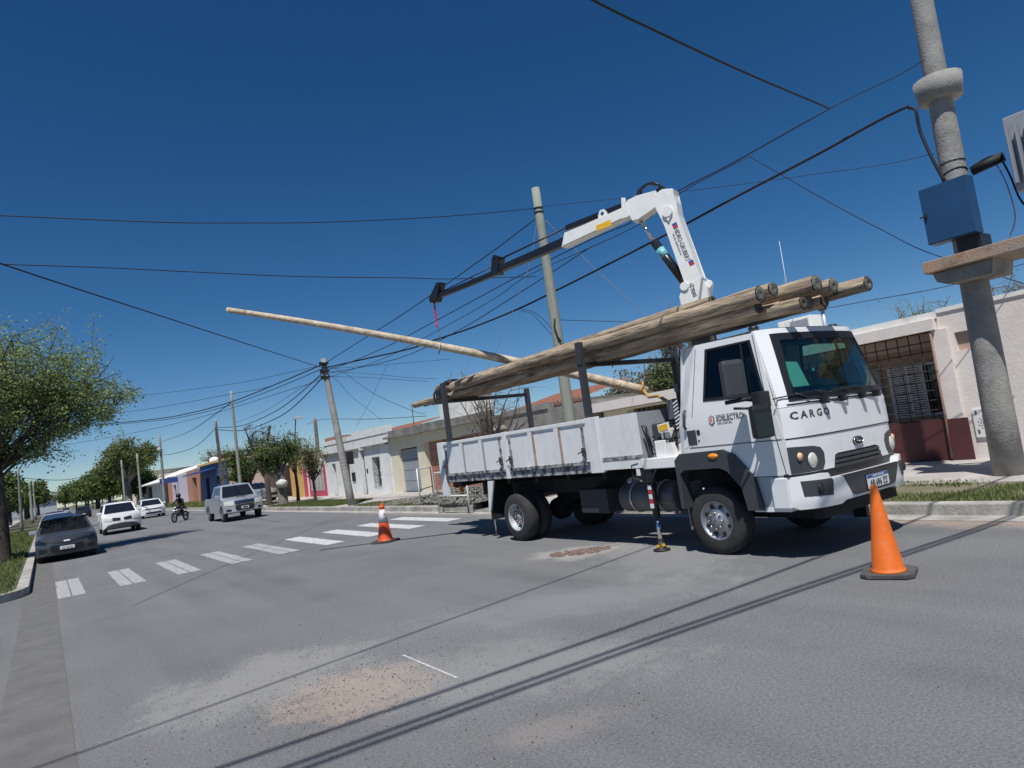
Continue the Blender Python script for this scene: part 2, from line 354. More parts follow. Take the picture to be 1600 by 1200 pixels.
sheet('road', -40, -40, 9.17, 400, 0, M['asphalt'])
sheet('concrete_gutter', 8.8, -20, 9.17, 120, .004, M['kerb'])
sheet('concrete_gutter', -.40, -6, .07, 60, .004, mat('gutter_left', (.135, .132, .127), .95, var=.15, bump=.3))
# right-hand side: kerb, verge, pavement
def slab(name, lo, hi, m_, bev=0):
    o = MB().box(lo, hi, None, bev).build(name, m_); o['kind'] = 'structure'; return o
slab('kerb', (9.17, -20, -.02), (9.36, 160, .15), M['kerb'], .02)
M['verge'] = mat('verge_soil', (.21, .18, .13), 1, c2=(.12, .12, .06), scale=1.3, bump=.8, bscale=18)
slab('verge', (9.36, -20, -.02), (11.1, 160, .135), M['verge'])
slab('pavement', (11.1, -20, -.02), (15.5, 160, .15), M['wallpave'])
for y0, y1 in ((8.5, 15.2), (24.6, 26.6), (36.5, 39.5)):
    slab('driveway', (9.365, y0, -.01), (11.1, y1, .145), M['wallpave'])
# left-hand block with rounded corner
b = MB(); pts = []
cx_, cy_, rr_ = -1.6, 16.8, 1.25
poly = [(-60, 15.55)] + [(cx_+math.cos(R(a))*rr_, cy_+math.sin(R(a))*rr_) for a in range(-90, 1, 10)] + [(-.35, 160), (-60, 160)]
b.prism(poly, lambda a, q, d: Vector((a, q, d)), -.02, .15); o = b.build('kerb', M['kerb']); o['kind'] = 'structure'
poly2 = [(-60, 15.75)] + [(cx_+math.cos(R(a))*(rr_-.2), cy_+math.sin(R(a))*(rr_-.2)) for a in range(-90, 1, 10)] + [(-.55, 160), (-60, 160)]
b = MB(); b.prism(poly2, lambda a, q, d: Vector((a, q, d)), .01, .16); o = b.build('verge', mat('verge_soil_left', (.10, .10, .06), 1, c2=(.06, .065, .03), scale=1.5, bump=.8)); o['kind'] = 'structure'
b = MB(); b.box((-5.5, 15.8, .1), (-3.2, 160, .165)); o = b.build('pavement', M['wallpave']); o['kind'] = 'structure'

# zebra crossing: painted bars, worn
def wornpaint(a1=.36, lo=.27, hi=.62):
    m = bpy.data.materials.new('worn_road_paint'); m.use_nodes = True; t = m.node_tree; n = t.nodes; l = t.links; b = n['Principled BSDF']; b.inputs['Roughness'].default_value = .8
    g = n.new('ShaderNodeNewGeometry'); a = n.new('ShaderNodeTexNoise'); a.inputs['Scale'].default_value = 14; a.inputs['Detail'].default_value = 8; a.inputs['Roughness'].default_value = .75; l.new(g.outputs['Position'], a.inputs['Vector'])
    r_ = n.new('ShaderNodeValToRGB'); r_.color_ramp.elements[0].position = a1; r_.color_ramp.elements[1].position = a1+.19; r_.color_ramp.elements[0].color = (lo, lo, lo, 1); r_.color_ramp.elements[1].color = (hi, hi, hi, 1)
    l.new(a.outputs['Fac'], r_.inputs[0]); l.new(r_.outputs[0], b.inputs['Base Color']); return m
M['paint'] = wornpaint(); M['paint2'] = wornpaint(.46, .30, .52)
rng = random.Random(3)
zc = thing('zebra_crossing', 'worn white zebra crossing bars painted across the asphalt road', 'crosswalk', (4, 16.5, 0))
for k in range(9):
    b = MB(); x0 = .1+k*.965; wd = .40 if k < 6 else .42
    ya, yb = (14.75, 18.15) if k < 5 else (14.7-.05*(k-5), 17.9)
    ns = 8
    L_ = [(x0-.01*rng.random()*2, ya+(yb-ya)*i/ns) for i in range(ns+1)]; R_ = [(x0+wd+.02*rng.random(), ya+(yb-ya)*i/ns) for i in range(ns+1)]
    for i in range(ns):
        if k < 5:   # brushed on as two strips
            mL = [(x0+wd*.5-.012, L_[q][1]) for q in (i, i+1)]; mR = [(x0+wd*.5+.012, L_[q][1]) for q in (i, i+1)]
            b.face([(*L_[i], .004), (*mL[0], .004), (*mL[1], .004), (*L_[i+1], .004)]); b.face([(*mR[0], .004), (*R_[i], .004), (*R_[i+1], .004), (*mR[1], .004)])
        else: b.face([(*L_[i], .004), (*R_[i], .004), (*R_[i+1], .004), (*L_[i+1], .004)])
    o = b.build('painted_bar', M['paint'] if k > 4 else M['paint2']); o.parent = zc; o.matrix_parent_inverse = Matrix.Translation((-4, -16.5, 0))
b = MB(); b.face([(2.342, 5.42, .004), (2.36, 5.42, .004), (2.352, 4.5, .004), (2.335, 4.5, .004)]); o = b.build('chalk_line', M['paint']); top(o, 'thin chalk line drawn on the asphalt in the foreground', 'marking')
# rubble patch over the hole in the road
rng = random.Random(8); b = MB()
for i in range(620):
    a = rng.random()*6.283; r_ = rng.random()**.7; x = 6.05+r_*(.40*math.cos(a)*.75-.24*math.sin(a)); y = 7.5-r_*(.40*math.cos(a)*.75)-r_*.24*math.sin(a)*.5
    s_ = .005+.018*rng.random()**2; q = bmesh.ops.create_icosphere(b.bm, subdivisions=1, radius=s_)
    for v in q['verts']: v.co = Vector((v.co.x*(1+rng.random()), v.co.y, v.co.z*.7))+Vector((x, y, s_*.3))
o = b.build('brick_rubble', mat('brick_rubble', (.26, .17, .14), 1, c2=(.10, .08, .075), scale=30)); top(o, None, None, kind='stuff'); o['label'] = 'reddish brick rubble filling a round hole in the asphalt'; o['category'] = 'rubble'

rng = random.Random(77); verts = []; faces = []
for cx_, cy_, sx_, sy_, n_ in ((1.75, 4.95, .55, .45, 1500), (1.4, 5.8, .9, .7, 900), (2.5, 4.2, 1.1, .7, 900), (2.4, 3.3, .7, .4, 500), (4, 6, 4, 3, 900), (9.0, 3.6, .12, 1.2, 300)):
    for i in range(n_):
        x = rng.gauss(cx_, sx_); y = rng.gauss(cy_, sy_); r_ = .002+.006*rng.random()**2.5; k = len(verts); a = rng.random()*3
        if x > 9.15: continue
        for j in range(4): verts.append((x+r_*math.cos(a+j*1.57)*rng.uniform(.7, 1.3), y+r_*math.sin(a+j*1.57)*rng.uniform(.7, 1.3), .001))
        verts.append((x, y, .001+r_*rng.uniform(.7, 1.3))); faces += [(k, k+1, k+4), (k+1, k+2, k+4), (k+2, k+3, k+4), (k+3, k, k+4)]
me = bpy.data.meshes.new('loose_grit'); me.from_pydata(verts, [], faces); me.materials.append(leafmat('grit', (.08, .075, .07), (.42, .36, .30))); o = bpy.data.objects.new('loose_grit', me); col.objects.link(o)
o['kind'] = 'stuff'; o['label'] = 'loose grit and sand grains scattered over the dusty patches of the road'; o['category'] = 'grit'
# ------------------------------------------------------------------ houses
def fx(X):  # facade mapping: (y,z,depth) ; depth>0 goes into the house (+X)
    return lambda y, z, d: Vector((X+d, y, z))
def facade(root, X, y0, y1, z0, z1, holes, m_, depth=6, rec=.22, name='wall', th=.0):
    """wall with real recessed openings; holes = (ya, yb, za, zb)"""
    b = MB(); ys = sorted({y0, y1, *[q for h_ in holes for q in h_[:2]]}); zs = sorted({z0, z1, *[q for h_ in holes for q in h_[2:4]]})
    for ya, yb in zip(ys, ys[1:]):
        for za, zb in zip(zs, zs[1:]):
            c = ((ya+yb)/2, (za+zb)/2)
            if any(h_[0] < c[0] < h_[1] and h_[2] < c[1] < h_[3] for h_ in holes): continue
            b.face([(X, ya, za), (X, ya, zb), (X, yb, zb), (X, yb, za)])
    for ya, yb, za, zb in holes:
        d = rec; b.face([(X,ya,za),(X+d,ya,za),(X+d,ya,zb),(X,ya,zb)]); b.face([(X,yb,za),(X,yb,zb),(X+d,yb,zb),(X+d,yb,za)])
        b.face([(X,ya,zb),(X+d,ya,zb),(X+d,yb,zb),(X,yb,zb)]); b.face([(X,ya,za),(X,yb,za),(X+d,yb,za),(X+d,ya,za)])
    b.face([(X,y0,z0),(X,y0,z1),(X+depth,y0,z1),(X+depth,y0,z0)]); b.face([(X,y1,z0),(X+depth,y1,z0),(X+depth,y1,z1),(X,y1,z1)])
    b.face([(X,y0,z1),(X,y1,z1),(X+depth,y1,z1),(X+depth,y0,z1)]); b.face([(X+depth,y0,z0),(X+depth,y0,z1),(X+depth,y1,z1),(X+depth,y1,z0)])
    return b.build(name, m_, root, fix=False)
def boxpart(root, name, lo, hi, m_, bev=0): return MB().box(lo, hi, None, bev).build(name, m_, root)
def grille(root, X, ya, yb, za, zb, ny, nz_, r_=.008, diag=False, m_=None):
    b = MB()
    if diag:
        k = ny; 
        for i in range(-k, k+1):
            for sgn in (1, -1):
                pa = []
                for t in range(41):
                    u = t/40; y = ya+(yb-ya)*(i/k+u*.9 if sgn > 0 else 1-(i/k+u*.9)); z = za+(zb-za)*u
                    if ya <= y <= yb: pa.append((X, y, z))
                if len(pa) > 1: b.tube([pa[0], pa[-1]], r_, 4)
    else:
        for i in range(ny+1): y = ya+(yb-ya)*i/ny; b.tube([(X, y, za), (X, y, zb)], r_, 4)
        for i in range(nz_+1): z = za+(zb-za)*i/nz_; b.tube([(X-.01, ya, z), (X-.01, yb, z)], r_, 4)
    return b.build('grille', m_ or M['iron'], root)
def door(root, X, ya, yb, za, zb, m_, name='door', panels=2):
    d = MB().box((X, ya, za), (X+.05, yb, zb)); 
    for i in range(panels):
        z0 = za+(zb-za)*(i+.1)/panels; z1 = za+(zb-za)*(i+.9)/panels
        d.box((X-.012, ya+.1, z0), (X+.001, yb-.1, z1))
    o = d.build(name, m_, root)
    MB().box((X-.05, ya+.06, (za+zb)/2-.06), (X-.013, ya+.09, (za+zb)/2+.06)).build('handle', M['iron'], o)
    return o
def window(root, X, ya, yb, za, zb, m_=None, glass=None, mull=1):
    f = MB(); t = .05
    f.box((X, ya, za), (X+.06, ya+t, zb)); f.box((X, yb-t, za), (X+.06, yb, zb)); f.box((X, ya+t, za), (X+.06, yb-t, za+t)); f.box((X, ya+t, zb-t), (X+.06, yb-t, zb))
    for i in range(mull): y = ya+(yb-ya)*(i+1)/(mull+1); f.box((X, y-.02, za+t), (X+.05, y+.02, zb-t))
    o = f.build('window', m_ or M['louver'], root); MB().box((X+.06, ya, za), (X+.07, yb, zb)).build('pane', glass or M['carglass'], o); return o

# --- near right house (rosy white, barred porch)
XR = 14.5
rt = thing('rosy_white_house', 'rosy white single-storey house with barred porch and maroon base behind the truck cab', 'house', (XR, 6, .15))
def keep(root): # parts are modelled in world coordinates
    for c in children(root):
        c.matrix_parent_inverse = root.matrix_basis.inverted()
        c.matrix_parent_inverse = Matrix.LocRotScale(root.location, root.rotation_euler, None).inverted()
facade(rt, XR, -3, 5.98, .1, 3.02, [(5.42, 5.72, 2.22, 2.58)], M['pinkish'], 8, .1)
boxpart(rt, 'niche_panel', (XR+.09, 5.41, 2.21), (XR+.12, 5.73, 2.59), M['brown'])
b = MB()   # porch: side walls, roof slab, back wall
b.box((XR+.0, 9.5, .1), (XR+.3, 9.85, 2.72)); b.box((XR+1.4, 5.99, .1), (XR+1.6, 9.5, 2.69)); b.box((XR+.31, 9.55, .1), (XR+1.39, 9.85, 2.69))
b.build('porch_wall', M['brown'], rt)
b = MB(); b.box((XR-.18, 5.99, 2.70), (XR+8, 10.25, 2.92)); b.build('porch_roof', M['pinkish'], rt)
b = MB(); b.box((XR-.06, 5.96, 2.921), (XR+8, 10.25, 3.06)); b.box((XR-.03, -3, 3.02), (XR+8, 5.95, 3.10)); b.build('parapet', M['housewhite'], rt)
boxpart(rt, 'corner_pier', (XR-.1, 5.80, .1), (XR-.002, 6.08, 2.69), M['pinkish'])
b = MB(); b.box((XR-.06, 6.09, .13), (XR+.06, 9.49, .95)); b.box((XR-.13, 5.72, .13), (XR-.101, 6.10, .95)); b.build('base_wall', M['maroon'], rt)
grille(rt, XR, 6.12, 9.45, .96, 2.69, 15, 9, .011)
boxpart(rt, 'ceiling_beam', (XR+.2, 6.0, 2.42), (XR+.4, 9.5, 2.69), M['brown'])
gd = MB()
for k in range(4): gd.box((XR+1.30, 7.9+k*.4, .16), (XR+1.38, 8.28+k*.4, 2.2))
gd.build('garage_door', M['greydoor'], rt)
wn = window(rt, XR+1.32, 6.4, 7.7, 1.0, 2.15)
for (ya, yb) in ((6.95, 7.32), (7.34, 7.70)):
    b = MB(); b.box((XR+1.25, ya, 1.0), (XR+1.28, ya+.04, 2.15)); b.box((XR+1.25, yb-.04, 1.0), (XR+1.28, yb, 2.15))
    for k in range(22): z = 1.02+k*.051; b.box((XR+1.24, ya+.04, z), (XR+1.28, yb-.04, z+.03))
    b.build('shutter', M['louver'], rt)
b = MB(); b.tube([(XR-.14, 6.11, .2), (XR-.14, 6.09, 1.0), (XR-.14, 6.07, 2.66)], .022, 8); b.build('downpipe', M['pipe'], rt)
# meter cabinet with floral perforation
mb_ = MB().box((XR-.04, 5.24, .55), (XR-.001, 5.66, 1.08)).build('meter_cabinet', M['housewhite'], rt)
b = MB(); rng = random.Random(5)
for a in range(0, 360, 30):
    for r_ in (.05, .09, .13):
        y = 5.45+math.cos(R(a+r_*300))*r_; z = .82+math.sin(R(a+r_*300))*r_; b.box((XR-.045, y-.012, z-.005), (XR-.041, y+.012, z+.005))
for yy in (5.30, 5.60):
    for k in range(4):
        for zz in (.62, .98): b.box((XR-.045, yy-.02, zz+k*.022), (XR-.041, yy+.02, zz+.008+k*.022))
b.build('perforation', M['blackprint'], mb_)
b = MB(); b.cyl((16, 9.08, 3.0), (16, 9.08, 3.84), .045); b.build('vent_pipe', M['zinc'], rt); b = MB(); b.cyl((16, 9.08, 3.84), (16, 9.08, 3.91), .10); b.build('vent_cap', M['iron'], rt)
keep(rt)
ac = thing('air_conditioner', 'white rooftop air conditioner box above the truck cab roof', 'air conditioner', (16.2, 9.9, 3.06))
b = MB().box((16.0, 9.42, 3.36), (16.5, 10.35, 3.82), None, .02); b.box((16.05, 9.5, 3.061), (16.1, 9.56, 3.359)); b.box((16.05, 10.1, 3.061), (16.1, 10.16, 3.359)); b.build('casing', M['housewhite'], ac)
b = MB(); 
for k in range(8): b.box((15.985, 9.5, 3.43+k*.042), (15.999, 10.0, 3.455+k*.042))
b.build('grille', M['greydoor'], ac); keep(ac)
# --- beige low garage with flat roof
bg_ = thing('low_beige_garage', 'low beige flat-roofed garage with overhanging slab between truck cab and grey wall', 'garage', (13.6, 13, .15))
facade(bg_, 13.9, 10.3, 15.2, .1, 2.2, [(11, 14.2, .15, 2.15)], M['cream'], 5, .3)
boxpart(bg_, 'roof', (13.45, 10.25, 2.21), (19, 15.4, 2.47), M['pinkish'])
b = MB()
for k in range(17): b.box((14.2, 11+k*.2, .15), (14.22, 11.06+k*.2, 2.14))
b.build('gate', M['iron'], bg_); keep(bg_)
# --- grey unrendered wall + tiled-roof building behind
gw = thing('unrendered_house', 'grey unrendered masonry house with orange tiled roof behind the truck bed', 'house', (13.6, 18, .15))
facade(gw, 13.7, 15.41, 20.2, .1, 2.62, [], M['greywall'], 3); boxpart(gw, 'block_course', (13.65, 17.6, 2.621), (13.95, 20.2, 2.82), M['greywall'])
facade(gw, 16.5, 18.8, 23.6, .1, 2.95, [(20.6, 21.3, 1.6, 2.5)], M['greywall'], 5, name='rear_wall')
def tiled_roof(root, x0, x1, y0, y1, z0, z1, m_):
    b = MB(); n = int((y1-y0)/.24)
    for i in range(n):
        ya = y0+(y1-y0)*i/n; yb = y0+(y1-y0)*(i+1)/n; ym = (ya+yb)/2
        nx = 9
        for j in range(nx):
            a0 = j/nx; a1 = (j+1)/nx; xa = x0+(x1-x0)*a0; xb = x0+(x1-x0)*a1; za = z0+(z1-z0)*a0; zb = z0+(z1-z0)*a1+.015
            b.face([(xa, ya, za), (xa, ym, za+.06), (xb, ym, zb+.06-.03), (xb, ya, zb-.03)]); b.face([(xa, ym, za+.06), (xa, yb, za), (xb, yb, zb-.03), (xb, ym, zb+.03)])
    b.box((x0, y0, z0-.12), (x0+.05, y1, z0-.002))
    return b.build('roof', m_, root)
M['tile'] = mat('roof_tile', (.30, .13, .085), .85, c2=(.20, .085, .055), scale=3, bump=.4)
tiled_roof(gw, 16.3, 19.0, 18.9, 23.6, 2.98, 3.55, M['tile'])
keep(gw)
# --- cream house with garage and brick porch
def brickmat():
    m = bpy.data.materials.new('brick_face'); m.use_nodes = True; t = m.node_tree; n = t.nodes; l = t.links; b = n['Principled BSDF']; b.inputs['Roughness'].default_value = .9
    g = n.new('ShaderNodeNewGeometry'); sx = n.new('ShaderNodeSeparateXYZ'); cx = n.new('ShaderNodeCombineXYZ'); l.new(g.outputs['Position'], sx.inputs[0])
    ad = n.new('ShaderNodeMath'); ad.operation = 'ADD'; l.new(sx.outputs[0], ad.inputs[0]); l.new(sx.outputs[1], ad.inputs[1]); l.new(ad.outputs[0], cx.inputs[0]); l.new(sx.outputs[2], cx.inputs[1])
    q = n.new('ShaderNodeTexBrick'); q.inputs['Scale'].default_value = 2.2; q.inputs['Mortar Size'].default_value = .022; q.inputs['Color1'].default_value = (.38, .15, .09, 1); q.inputs['Color2'].default_value = (.25, .09, .06, 1); q.inputs['Mortar'].default_value = (.35, .30, .26, 1)
    l.new(cx.outputs[0], q.inputs['Vector']); l.new(q.outputs['Color'], b.inputs['Base Color'])
    bp = n.new('ShaderNodeBump'); bp.inputs['Strength'].default_value = .6; bp.inputs['Distance'].default_value = .01; l.new(q.outputs['Fac'], bp.inputs['Height']); bp.invert = True; l.new(bp.outputs[0], b.inputs['Normal']); return m
M['brick'] = brickmat()
XL = 13.2
ch = thing('cream_house', 'cream house with grey panelled garage door and brick porch behind the truck tail', 'house', (XL, 25, .15))
facade(ch, XL, 25.75, 29.12, .1, 2.62, [(26.4, 28.25, .15, 2.08)], M['cream'], 7, .18)
boxpart(ch, 'lintel', (XL, 20.3, 2.2), (XL+7, 25.74, 2.62), M['cream'])
b = MB(); b.box((XL+.25, 24.55, .1), (XL+.5, 25.74, 2.2)); b.box((XL+.01, 20.4, .1), (XL+.5, 22.6, 2.2)); b.box((XL+2.0, 20.3, .1), (XL+2.2, 25.74, 2.2)); b.build('brick_pier', M['brick'], ch)
b = MB(); b.box((XL-.3, 20.2, 2.621), (XL+7, 29.12, 2.72)); b.build('ledge', M['ledge'], ch)
b = MB(); b.box((XL-.05, 20.3, 2.722), (XL+.15, 24, 2.93)); b.box((XL-.05, 24.0, 2.722), (XL+.15, 29.1, 2.98)); b.build('parapet', M['ledge'], ch)
g_ = MB()
for k in range(4):
    for j in range(4): g_.box((XL+.13, 26.42+j*.455, .17+k*.47), (XL+.18, 26.42+j*.455+.44, .17+k*.47+.45))
g_.build('garage_door', M['greydoor'], ch)
boxpart(ch, 'rooftop_room', (XL+1.2, 24.6, 2.73), (XL+3, 26.2, 4.1), M['housewhite'])
boxpart(ch, 'rooftop_room', (XL+1.1, 24.5, 4.101), (XL+3.1, 26.3, 4.18), M['ledge'])
keep(ch)
# --- old white house
wh = thing('old_white_house', 'old white house with peeling parapet, dark doors and diamond window grilles', 'house', (XL, 33, .15))
H_ = [(36.35, 36.95, .15, 1.9), (34.3, 35.1, .6, 1.9), (32.2, 32.8, .15, 2.36), (30.35, 31.2, .45, 1.9)]
facade(wh, XL-.05, 29.14, 37.9, .1, 2.95, H_, M['oldwhite'], 7, .25)
b = MB(); b.box((XL-.2, 29.14, 2.42), (XL-.051, 32.2, 2.5)); b.box((XL-.2, 32.8, 2.40), (XL-.051, 37.9, 2.48)); b.build('cornice', M['ledge'], wh)
b = MB(); b.box((XL-.08, 29.14, 2.951), (XL+.2, 33.5, 3.3)); b.box((XL-.08, 33.501, 2.951), (XL+.2, 37.9, 3.18)); b.build('parapet', M['oldwhite'], wh)
door(wh, XL+.15, 36.35, 36.95, .15, 1.9, M['tealpaint']); door(wh, XL+.15, 32.2, 32.8, .15, 2.36, M['shutdoor'])
for (ya, yb, za, zb) in (H_[1], H_[3]):
    window(wh, XL+.1, ya, yb, za, zb); grille(wh, XL-.08, ya-.03, yb+.03, za-.03, zb+.03, 5, 0, .009, True, M['iron'])
boxpart(wh, 'meter_cabinet', (XL-.1, 33.6, .85), (XL-.051, 34.0, 1.3), M['iron']); boxpart(wh, 'notice_plate', (XL-.07, 31.9, 1.2), (XL-.051, 32.05, 1.4), M['iron'])
keep(wh)
rb = thing('tiled_roof_house', 'house with dull red tiled roof showing behind the old white parapet', 'house', (18, 36, .15))
facade(rb, 17, 33.5, 40, .1, 3.3, [], M['housewhite'], 5); tiled_roof(rb, 16.8, 19.0, 34.2, 40.2, 3.32, 3.75, M['tile']); keep(rb)
# --- crimson-framed shop front
cs = thing('crimson_front_house', 'white house front with crimson painted frame around latticed windows', 'house', (XL, 40, .15))
facade(cs, XL, 37.92, 42.3, .1, 2.7, [(38.5, 40.9, .5, 1.7)], M['housewhite'], 7, .2); window(cs, XL+.12, 38.5, 40.9, .5, 1.7, mull=3)
b = MB(); b.box((XL-.04, 38.2, .15), (XL-.001, 38.49, 1.9)); b.box((XL-.04, 40.91, .15), (XL-.001, 41.2, 1.9)); b.box((XL-.04, 38.49, .15), (XL-.001, 40.91, .49)); b.box((XL-.04, 41.6, .15), (XL-.001, 42.2, 1.9)); b.build('painted_frame', M['magenta'], cs)
grille(cs, XL-.03, 38.5, 40.9, .5, 1.7, 10, 0, .012, True, M['louver']); boxpart(cs, 'roof_box', (XL+1, 38.6, 2.71), (XL+2.6, 40.6, 3.5), M['brick'])
keep(cs)
ms = thing('mustard_house', 'mustard yellow wall with dark open carport beside the street tree', 'house', (XL, 45, .15))
facade(ms, XL, 42.32, 45.0, .1, 2.7, [], M['mustard'], 7); b = MB(); b.box((XL, 45.01, 2.3), (XL+7, 52.5, 2.7)); b.build('carport_roof', M['salmon'], ms)
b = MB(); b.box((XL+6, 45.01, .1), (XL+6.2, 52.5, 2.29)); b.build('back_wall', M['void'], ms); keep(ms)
sl = thing('salmon_house', 'plain salmon pink house wall beyond the dark carport', 'house', (XL, 57, .15))
facade(sl, XL, 52.52, 63, .1, 3.0, [(60, 61, .15, 2.2)], M['salmon'], 8); door(sl, XL+.15, 60, 61, .15, 2.2, M['void']); keep(sl)
bs = thing('blue_shop', 'blue painted shop front with blue awning beyond the silver pickup', 'shop', (XL-.3, 70, .15))
facade(bs, XL-.3, 63.1, 74, .1, 3.6, [(65, 66.5, .15, 2.4), (70, 71.5, .15, 2.4)], M['bluepaint'], 8)
MB().prism([(XL-1.9, 2.85), (XL-.31, 3.15), (XL-.31, 3.25), (XL-1.9, 2.95)], lambda a, q, d: Vector((a, d, q)), 66, 74).build('awning', M['bluepaint'], bs)
boxpart(bs, 'ledge', (XL-.5, 63.0, 3.61), (XL+7, 74.1, 3.8), M['mustard']); keep(bs)
ts = thing('terracotta_house', 'terracotta fronted house with dark doorway next to the blue shop', 'house', (XL, 78, .15))
facade(ts, XL-.3, 74.1, 82, .1, 3.5, [(76.5, 79.0, .15, 2.7)], M['terra'], 8, .6); door(ts, XL+.1, 76.5, 79, .15, 2.7, M['void']); keep(ts)
ls = thing('lilac_shop', 'lilac walled shop with a small dark hanging sign', 'shop', (XL, 87, .15))
facade(ls, XL-.3, 82.1, 93, .1, 3.3, [(90, 92, .15, 2.3)], M['lilac'], 8); door(ls, XL, 90, 92, .15, 2.3, M['void'])
boxpart(ls, 'hanging_sign', (XL-2.2, 88, 2.6), (XL-.31, 88.2, 3.2), M['bluepaint']); boxpart(ls, 'pilaster', (XL-.6, 93.1, .1), (XL, 94.2, 3.4), M['terra']); keep(ls)
zs_ = thing('zinc_roof_shop', 'long white shop with sloping pale sheet roof and dark gateway', 'shop', (XL, 105, .15))
facade(zs_, XL-.3, 94.3, 126, .1, 3.2, [(96, 99.5, .15, 2.7), (112, 118, .15, 2.7)], M['zinc'], 8, .4)
door(zs_, XL, 96, 99.5, .15, 2.7, M['void']); door(zs_, XL, 112, 118, .15, 2.7, M['void'])
MB().prism([(XL-1.6, 2.85), (XL+6, 4.9), (XL+6, 5.0), (XL-1.6, 2.98)], lambda a, q, d: Vector((a, d, q)), 94.2, 126.2).build('roof', M['housewhite'], zs_); keep(zs_)
fh = thing('far_pale_house', 'far pale two-storey house at the end of the row beneath the trees', 'house', (XL, 140, .15))
facade(fh, XL-.3, 127, 150, .1, 5.2, [(130, 131.5, 3.4, 4.6), (136, 137.5, 3.4, 4.6), (131, 133, .15, 2.6)], M['cream'], 9, .3); boxpart(fh, 'roof', (XL-.8, 126.8, 5.21), (XL+9, 150.2, 5.4), M['ledge']); keep(fh)
lh = thing('low_left_house', 'low pale house far down the left side behind dark trees', 'house', (-7, 70, .1))
facade(lh, -6, 60, 75, .1, 3.0, [], M['greywall'], -6); keep(lh)
eh = thing('road_end_house', 'pale building closing the far end of the road', 'building', (3, 330, 0))
b = MB(); b.box((-14, 330, 0), (4, 340, 5)); b.build('wall', M['zinc'], eh); boxpart(eh, 'roof', (-15, 329, 5.01), (5, 341, 5.6), M['greywall']); boxpart(eh, 'parked_truck_box', (-5, 322, 1.0), (-2.4, 328, 3.4), M['louver']) if False else None
keep(eh)
b = MB(); b.lathe([(0, .05), (0, .55), (.75, .55), (.9, .4), (1.0, .15), (1.02, .01)], (15, 77.5, 3.6), 'z', 16); b.box((14.3, 76.9, 3.51), (15.7, 78.1, 3.61)); o = b.build('water_tank', M['housewhite']); top(o, 'round white water tank on the roof of the terracotta fronted house', 'water tank')

# ------------------------------------------------------------------ flatbed truck (world coordinates; front faces -Y)
T = thing('flatbed_truck', 'white flatbed crane truck loaded with wooden poles, parked along the right kerb', 'truck', (7.38, 8, 0))
CX, HW = 7.38, 1.06
def hwz(z): return HW - max(0, z-1.55)*.115
def yfz(z):
    if z < 1.62: return 4.06 + (z-.5)*.01
    t = (z-1.62)/.84; return 4.07 + .19*t + .02*t*t
def F(x, z, d):      # front face of the cab, d = outward offset
    u = abs((x-CX)/hwz(z)); u = min(u, 1.0)
    return Vector((x, yfz(z) + .07*u*u + .12*u**9 - d, z))
def S(sgn):          # side of the cab; sgn -1 = near side
    def f(y, z, d):
        inset = 0
        return Vector((CX + sgn*(hwz(z) - inset + d), y, z))
    return f
def ringpatch(b, outer, inner, f3, d0, d1, step=.08):
    n = len(outer)
    for i in range(n):
        j = (i+1) % n; b.patch([outer[i], outer[j], inner[j], inner[i]], f3, d0, d1, step)
def rrect(x0, z0, x1, z1, r=.03, k=3, sk=0):
    p = []
    for cx, cz, a0 in ((x1-r, z1-r, 0), (x0+r, z1-r, 90), (x0+r, z0+r, 180), (x1-r, z0+r, 270)):
        for i in range(k+1):
            a = R(a0+90*i/k); p.append((cx+r*math.cos(a), cz+r*math.sin(a)))
    return p
YS = 4.26   # where the front meets the side
# front body
b = MB()
def fe(z): return CX-hwz(z)+.005, CX+hwz(z)-.005
xl0, xr0 = fe(.86); xl1, xr1 = fe(1.66); xl2, xr2 = fe(2.47)
b.patch([(xl0, 1.275), (xr0, 1.275), (xr0, 1.595), (xl0, 1.595)], F, -.03, .012, .05)
b.patch([(xl0, .90), (6.88, .90), (6.93, 1.03), (6.99, 1.045), (7.76, 1.045), (7.83, 1.03), (7.88, .90), (xr0, .90), (xr0, 1.265), (xl0, 1.265)], F, -.03, .0, .05)
out_ = [(xl1, 1.60), (xr1, 1.60), (xr2, 2.47), (xl2, 2.47)]
inn_ = [(6.44, 1.665), (8.32, 1.665), (8.215, 2.40), (6.545, 2.40)]
ringpatch(b, out_, inn_, F, -.03, .0, .05)
b.build('front_panel', M['truck'], T)
b = MB(); b.patch([(6.40, 1.615), (8.36, 1.615), (8.36, 1.630), (6.40, 1.630)], F, .0, .006, .05); b.patch([(xl0, 1.262), (xr0, 1.262), (xr0, 1.278), (xl0, 1.278)], F, -.02, .004, .05)
b.build('panel_gap', M['dark'], T)
o_ = [(6.43, 1.655), (8.33, 1.655), (8.22, 2.41), (6.54, 2.41)]; i_ = [(6.50, 1.72), (8.26, 1.72), (8.17, 2.33), (6.62, 2.33)]
b = MB(); ringpatch(b, o_, i_, F, -.012, .008, .05); b.build('windscreen_seal', M['dark'], T)
ws = MB().patch(i_, F, -.006, .0, .07).build('windscreen', M['wsglass'], T)
